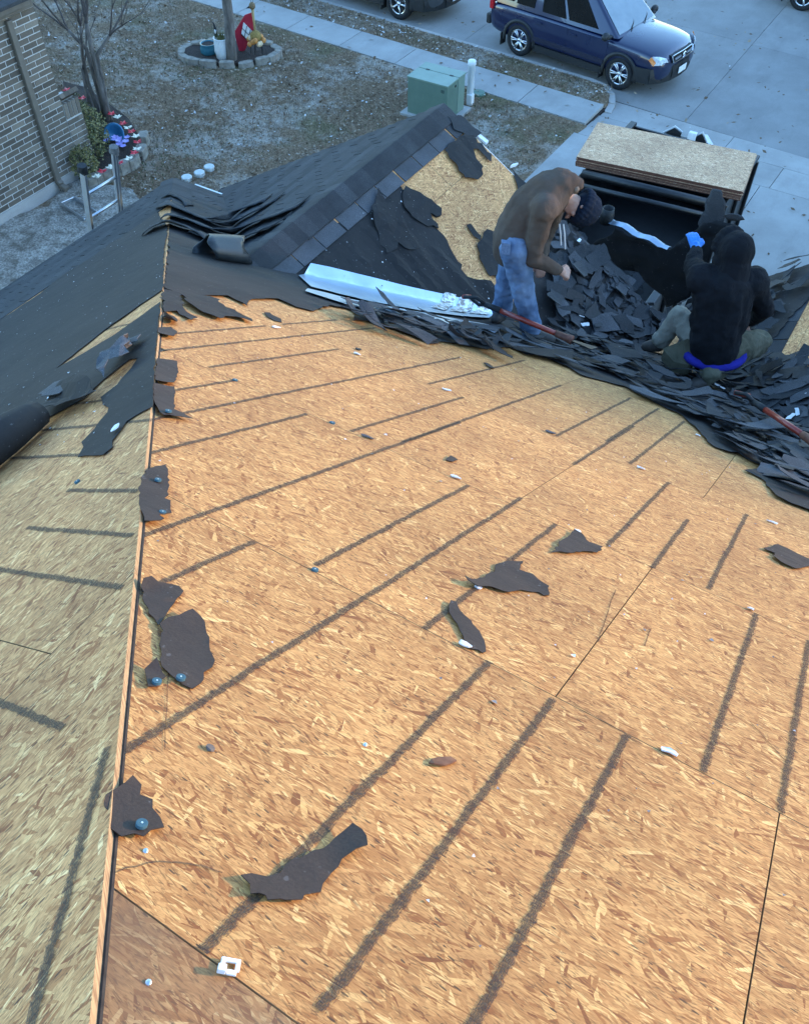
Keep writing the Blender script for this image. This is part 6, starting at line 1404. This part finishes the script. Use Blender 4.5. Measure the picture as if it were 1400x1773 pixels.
def hand(wr, d, up, side, s=1.0, curlk=.8):
    """palm and five fingers; d: wrist to knuckles, up: back of the hand"""
    d = v3(d).normalized(); up = v3(up); up = (up - d * up.dot(d)).normalized(); sd_ = d.cross(up) * side; wr = v3(wr); P = []
    k = wr + d * .085 * s
    P += [('c', wr - d * .02, wr + d * .03 * s, .027 * s, .030 * s)]
    for i, (o_, L) in enumerate(((-.030, .070), (-.010, .080), (.010, .075), (.029, .060))):
        kn = k + sd_ * o_ * s; P.append(('c', wr + d * .02 * s + sd_ * o_ * .6 * s, kn, .015 * s, .013 * s)); a = curlk * 1.25; p0 = kn; ang = 0
        for j, f in enumerate((.45, .32, .23)):
            ang += a; dd = d * math.cos(ang) - up * math.sin(ang); p1 = p0 + dd * L * f * s; P.append(('c', p0, p1, .0115 * s - .0012 * j, .0105 * s - .0012 * j)); p0 = p1
    b = wr + d * .025 * s - sd_ * .025 * s; m_ = b + (d * .6 - sd_ * .8).normalized() * .035 * s; e = m_ + (d * .9 - up * .35).normalized() * .032 * s
    P += [('c', b, m_, .016 * s, .0135 * s), ('c', m_, e, .013 * s, .011 * s)]
    return P
def head(c, up, face, s=1.0):
    """skull, jaw, nose, brows, lips and ears; eyes come as separate balls"""
    c = v3(c); u = v3(up).normalized(); f = v3(face); f = (f - u * f.dot(u)).normalized(); r_ = f.cross(u); M = Matrix((r_, f, u)).transposed()
    at = lambda x, y, z: c + (r_ * x + f * y + u * z) * s
    P = [('b', at(0, -.01, .03), (.076 * s, .096 * s, .092 * s), M), ('b', at(0, .022, -.045), (.058 * s, .066 * s, .075 * s), M), ('b', at(0, .062, -.095), (.030 * s, .026 * s, .022 * s), M)]
    P += [('c', at(0, .090, .005), at(0, .112, -.034), .008 * s, .014 * s), ('b', at(-.013, .098, -.036), (.011 * s, .011 * s, .009 * s), M), ('b', at(.013, .098, -.036), (.011 * s, .011 * s, .009 * s), M)]
    for k in (-1, 1): P += [('c', at(k * .012, .090, .022), at(k * .045, .076, .022), .009 * s, .008 * s), ('b', at(k * .040, .066, -.030), (.022 * s, .020 * s, .020 * s), M), ('b', at(k * .078, -.008, -.012), (.009 * s, .019 * s, .030 * s), M)]
    P += [('c', at(-.020, .082, -.062), at(.020, .082, -.062), .0075 * s, .0075 * s), ('c', at(-.017, .081, -.073), at(.017, .081, -.073), .008 * s, .008 * s)]
    return P, at, M
def person(label, cx_): return thing('person', label, 'person', tuple(cx_))
# --- standing worker, bent forward
A0 = P1.at(*P1.uv(930, 588), .06); m_ = framer(A0)
pel = m_(890, 424, .04); hipR, hipL = m_(892, 432, -.08), m_(894, 428, .14); kneR, kneL = m_(906, 508, -.08), m_(878, 486, .22); ankR, ankL = m_(919, 566, -.06), m_(868, 532, .24)
wai = m_(893, 402, .05); che = m_(930, 347, .08); sho = m_(962, 330, .10); shR, shL = m_(941, 362, -.12), m_(968, 338, .30); elR, elL = m_(921, 446, -.14), m_(942, 412, .36); wrR, wrL = m_(966, 468, -.12), m_(936, 452, .22)
nek = m_(981, 340, .10); hc = m_(1003, 358, .10)
man = person('standing worker bent forward in brown hooded sweater, blue jeans and navy beanie', A0)
hup = v3(m_(1024, 374, .10) - m_(984, 340, .10)); hface = v3(-RTH * .45 - ZZ * .95 - FWH * .35)
HP, hat, HM = head(hc, hup, hface, 1.0)
body = HP + [('c', sho, hc - np.array(hup.normalized()) * .05, .06, .055), ('c', wai, che, .13, .14), ('c', che, sho, .14, .12), ('c', pel, wai, .14, .13), ('c', shR, shL, .075, .075)]
for h_, k_, a_ in ((hipR, kneR, ankR), (hipL, kneL, ankL)): body += [('c', h_, k_, .082, .058), ('c', k_, a_, .055, .04)]
for s_, e_, w_ in ((shR, elR, wrR), (shL, elL, wrL)): body += [('c', s_, e_, .055, .042), ('c', e_, w_, .042, .029)]
body += hand(wrR, m_(992, 478, -.12) - wrR, ZZ * .8 - FWH * .5, 1, 1.05, .95) + hand(wrL, m_(935, 470, .15) - wrL, ZZ, -1, 1.0, .6)
blob('body', body, .007, SKIN, man, 3)
mb = MB()
for k in (-1, 1): mb.ball(hat(k * .031, .084, .004), .0115, 8)
obj('eyes', mb, mat_noise('eye', (.02, .015, .012), (.5, .5, .48), 50, .2), man, smooth=True)
sw = [('c', m_(889, 414, .04), wai, .165, .165), ('c', wai, m_(915, 366, .07), .165, .175), ('c', m_(915, 366, .07), m_(948, 335, .09), .175, .165), ('c', m_(948, 335, .09), m_(968, 320, .10), .165, .12), ('c', shR, shL, .105, .105), ('c', m_(958, 322, .1), m_(985, 316, .1), .11, .075), ('c', m_(985, 316, .1), m_(1000, 320, .10), .075, .05)]
for s_, e_, w_ in ((shR, elR, wrR), (shL, elL, wrL)): sw += [('c', s_, e_, .088, .066), ('c', e_, np.array(e_) * .12 + np.array(w_) * .88, .066, .046), ('c', np.array(e_) * .14 + np.array(w_) * .86, np.array(e_) * .06 + np.array(w_) * .94, .050, .047)]
sw += [('c', m_(886, 428, .04), m_(891, 408, .05), .158, .158)]
sweater = blob('sweater', sw, .011, BROWN, man, 12, .026, .085)
mb = MB()
ring = []
for k in range(15):
    a = -2.2 + 4.4 * k / 14; cN = v3(nek) ; ax_ = hup.normalized(); e1_ = v3(FWH); e2_ = ax_.cross(e1_).normalized(); ring.append(cN + e1_ * math.cos(a) * .10 + e2_ * math.sin(a) * .10 - ax_ * .02)
mb.tube(ring, [.03 + .02 * math.sin(PI * k / 14) for k in range(15)], 10); obj('hood_roll', mb, mat_noise('tan_lining', (.16, .12, .09), (.23, .18, .14), 40, .9), sweater, smooth=True)
for dx in (0, 7):
    mb = MB(); p = m_(968 + dx, 388, .02); mb.tube([p, m_(970 + dx, 405, .0), m_(971 + dx, 424 + dx, .0)], .006, 5); obj('drawstring', mb, PAPER, sweater)
je = [('c', hipR, hipL, .125, .125), ('c', m_(891, 412, .04), pel, .145, .15)]
for h_, k_, a_ in ((hipR, kneR, ankR), (hipL, kneL, ankL)): je += [('c', h_, k_, .118, .092), ('c', k_, np.array(a_) + ZZ * .02, .088, .080), ('c', np.array(k_) * .3 + np.array(a_) * .7, np.array(a_) - ZZ * .015, .083, .086)]
jeans = blob('jeans', je, .011, JEAN, man, 4, .030, .07)
mb = MB(); p = m_(876, 430, -.12)
pocket = [m_(868, 420, -.17), m_(884, 423, -.19), m_(882, 442, -.19), m_(868, 440, -.17)]; mb.prism(pocket[::-1], FWH * .05); obj('back_pocket', mb, mat_noise('faded_denim', (.10, .15, .24), (.16, .22, .32), 60, .9), jeans, bevel=.006)
for (a_, t_) in ((ankR, m_(952, 588, -.10)), (ankL, m_(858, 552, .14))):
    sole = np.array(a_) - ZZ * .075; toe = v3(t_); b_ = [('c', a_, sole, .062, .062), ('c', sole, v3(sole) * .45 + toe * .55, .060, .054), ('c', v3(sole) * .45 + toe * .55, toe, .055, .045)]; blob('boot', b_, .01, BOOT, man, 3)
bn = [('b', hat(0, -.012, .055), (.108, .128, .118), HM), ('c', hat(0, -.02, .12), hat(0, -.03, .15), .06, .03)]
for k in range(24):
    a = 2 * PI * k / 24; bn.append(('b', hat(.096 * math.cos(a), -.012 + .114 * math.sin(a), .012 + .012 * math.sin(a)), (.024, .024, .042), HM))
blob('beanie', bn, .006, NAVYK, man, 3, .008, .03)
# --- seated worker seen from behind
r0 = ray(1235, 640); S0 = CAM + r0 * 8.0; q_ = framer(S0)
wk = person('worker in black hoodie with hood up and blue glove, seated with his back turned', S0)
pel = q_(1236, 600, .02); spn = q_(1242, 545, .08); che = q_(1250, 500, .12); nek = q_(1264, 462, .16); hc = q_(1268, 440, .22); shL, shR = q_(1214, 482, .16), q_(1302, 488, .16); elL, elR = q_(1200, 462, .38), q_(1322, 535, .20); wrL, wrR = q_(1204, 432, .58), q_(1298, 556, .42)
hipL, hipR = q_(1216, 603, .06), q_(1260, 605, .06); knL, knR = q_(1176, 548, .34), q_(1312, 592, .26); anL, anR = q_(1144, 588, .30), q_(1226, 648, -.16)
HP, hat, HM = head(hc, v3(RTH * .05 + ZZ + FWH * .25), v3(FWH + -RTH * .25 - ZZ * .3), 1.02)
body = HP + [('c', nek, hc, .06, .058), ('c', pel, spn, .14, .13), ('c', spn, che, .135, .145), ('c', che, nek, .13, .07), ('c', shL, shR, .07, .07), ('c', shL, elL, .055, .045), ('c', elL, wrL, .043, .03), ('c', shR, elR, .055, .045), ('c', elR, wrR, .043, .03), ('c', hipL, knL, .085, .062), ('c', knL, anL, .055, .042), ('c', hipR, knR, .085, .062), ('c', knR, anR, .055, .042)]
body += hand(wrR, q_(1285, 566, .5) - wrR, ZZ, -1, 1.0, .7)
blob('body', body, .008, SKIN, wk, 3)
gl = hand(wrL, q_(1200, 412, .68) - wrL, ZZ * .8 - FWH * .6, -1, 1.25, .25); gl.append(('c', v3(wrL) - (v3(wrL) - v3(elL)).normalized() * .03, wrL, .046, .044)); blob('glove', gl, .006, BLUEG, wk, 3)
mb = MB()
for k in (-1, 1): mb.ball(hat(k * .031, .084, .004), .0115, 8)
obj('eyes', mb, mat_noise('eye', (.02, .015, .012), (.5, .5, .48), 50, .2), wk, smooth=True)
hd = [('c', q_(1228, 585, .02), q_(1248, 588, .04), .17, .165), ('c', pel, spn, .20, .205), ('c', q_(1224, 560, .06), q_(1232, 505, .12), .14, .15), ('c', q_(1264, 560, .06), q_(1272, 505, .12), .14, .15), ('c', spn, che, .205, .20), ('c', shL, shR, .125, .125), ('c', che, nek, .19, .11), ('c', shL, elL, .10, .082), ('c', elL, np.array(elL) * .1 + np.array(wrL) * .9, .08, .055), ('c', shR, elR, .105, .085), ('c', elR, np.array(elR) * .1 + np.array(wrR) * .9, .083, .055)]
hoodie = blob('hoodie', hd, .012, BLKF, wk, 5, .035, .10)
hh = [('b', hat(0, -.03, .035), (.135, .15, .15), HM), ('c', hat(0, -.06, -.07), hat(0, -.05, -.14), .125, .14), ('c', hat(-.05, .02, -.06), hat(.05, .02, -.06), .09, .09), ('c', hat(0, -.10, .05), hat(0, -.10, -.08), .07, .07)]
for k in range(11):
    a = PI * k / 10; hh.append(('b', hat(.115 * math.cos(a), .085, .02 + .145 * math.sin(a)), (.03, .045, .03), HM))
blob('hood', hh, .010, BLKF, wk, 10, .014, .09)
hm = []
for k in range(13):
    a = PI * (k / 12) ; c_ = v3(q_(1236, 606, .04)); hm.append(c_ + v3(RTH) * .235 * math.cos(a) - v3(FWH) * .19 * math.sin(a) - v3(ZZ) * .025)
mb = MB(); mb.tube(hm, .038, 8); o = obj('shirt_hem', mb, ROYAL, wk, smooth=True)
tl_ = [('c', hipL, knL, .125, .095), ('c', knL, anL, .092, .078), ('c', np.array(knL) * .3 + np.array(anL) * .7, anL, .085, .083)]
blob('trouser_leg', tl_, .011, KHAKI, wk, 4, .035, .08)
tr_ = [('c', hipL, hipR, .14, .14), ('c', hipR, knR, .14, .105), ('c', knR, np.array(knR) * .5 + np.array(anR) * .5, .105, .095), ('c', np.array(knR) * .5 + np.array(anR) * .5, anR, .095, .085)]
blob('trouser_leg', tr_, .011, OLIVE, wk, 4, .045, .09)
for a_, t_ in ((anL, q_(1118, 600, .38)), (anR, q_(1196, 668, -.22))):
    s_ = v3(a_) * .9 + v3(t_) * .1 - v3(ZZ) * .05; t_ = v3(t_); blob('boot', [('c', a_, s_, .062, .06), ('c', s_, s_ * .4 + t_ * .6, .06, .055), ('c', s_ * .4 + t_ * .6, t_, .055, .045)], .01, BOOT, wk, 3)
# foam pad and the mound he kneels on
pad = MB(); vs_ = []; P = [q_(1146, 604, .02), q_(1190, 586, .06), q_(1212, 606, .0), q_(1196, 632, -.06), q_(1166, 628, -.05)]
pad.prism([p + ZZ * rnd.uniform(-.01, .01) for p in P][::-1], -ZZ * .12); tag(obj('foam_pad', pad, OLIVE, bevel=.02), 'olive foam pad under the left leg of the seated worker', 'pad')
for i in range(70):
    x, y = rnd.uniform(1130, 1345), rnd.uniform(612, 700); p = q_(x, y, rnd.uniform(-.15, .3)); h_ = surf(p[0], p[1])
    if y < 650 and x < 1300 and rnd.random() < .4: continue
    z_ = h_ + (p[2] - h_ - .10) * rnd.uniform(.45, .9); place('shingle_piece', PM[(i * 3) % NP], (p[0], p[1], max(z_, h_ + .03)), snorm(p[0], p[1]), rnd.uniform(-1, 1), rnd.uniform(.9, 1.4), .2, 'dark shingle piece of the mound under the seated worker', 'shingle scrap', 'shingle pieces of the mound under the seated worker')
mnd = MB(); cc = q_(1240, 655, .05); fl2 = Plane((0, 0, 0), (1, 0, 0), (0, 1, 0)); el = [(cc[0] + .62 * math.cos(a) * 1.1, cc[1] + .55 * math.sin(a)) for a in np.linspace(0, 2 * PI, 24)[:-1]]
def mh(u, v):
    d_ = math.hypot((u - cc[0]) / .68, (v - cc[1]) / .55); return max(surf(u, v) + .012 + max(0, (cc[2] - .14 - surf(cc[0], cc[1]))) * max(0, 1 - d_ ** 2) * (1 + .15 * noise.noise(Vector((u * 7, v * 7, 0)))), .01)
mo = obj('rubble_mound', sheet(fl2, el, 0, .02, .06, hfun=mh), SHIND, smooth=False); mo['kind'] = 'stuff'; mo['label'] = 'dark heap of crushed shingles under the seated worker'; mo['category'] = 'rubble'
# ------------------------------------------------------------------ unseen block added across the street to keep low sun off the street side
ah = thing('shade_block', 'unseen two storey brick block, added across the street to shade road and valley', 'shade caster', (36, 36, 0))
mb = MB(); mb.box((36, 36, 4.3), (60, 10, 8.6)); obj('wall', mb, WALLB, ah)
RT = 12.25  # ridge height of the added block, sets where its shade edge crosses the roof
mb = MB(); mb.add([(5.5, 30.4, 8.5), (66.5, 30.4, 8.5), (66.5, 36, RT), (5.5, 36, RT), (5.5, 41.6, 8.5), (66.5, 41.6, 8.5)], [(0, 1, 2, 3), (3, 2, 5, 4), (0, 3, 4), (1, 5, 2), (0, 4, 5, 1)]); obj('roof', mb, SHIN, ah)
for fl_ in (0, 1):
    for k in range(14):
        x = 9.0 + k * 4.1; mb = MB(); mb.box((x, 30.97, 2.0 + 3.4 * fl_), (1.3, .12, 1.5)); wf = obj('window', mb, WHT, ah); mb = MB(); mb.box((x, 30.9, 2.0 + 3.4 * fl_), (1.1, .04, 1.3)); obj('pane', mb, GLASS, wf)
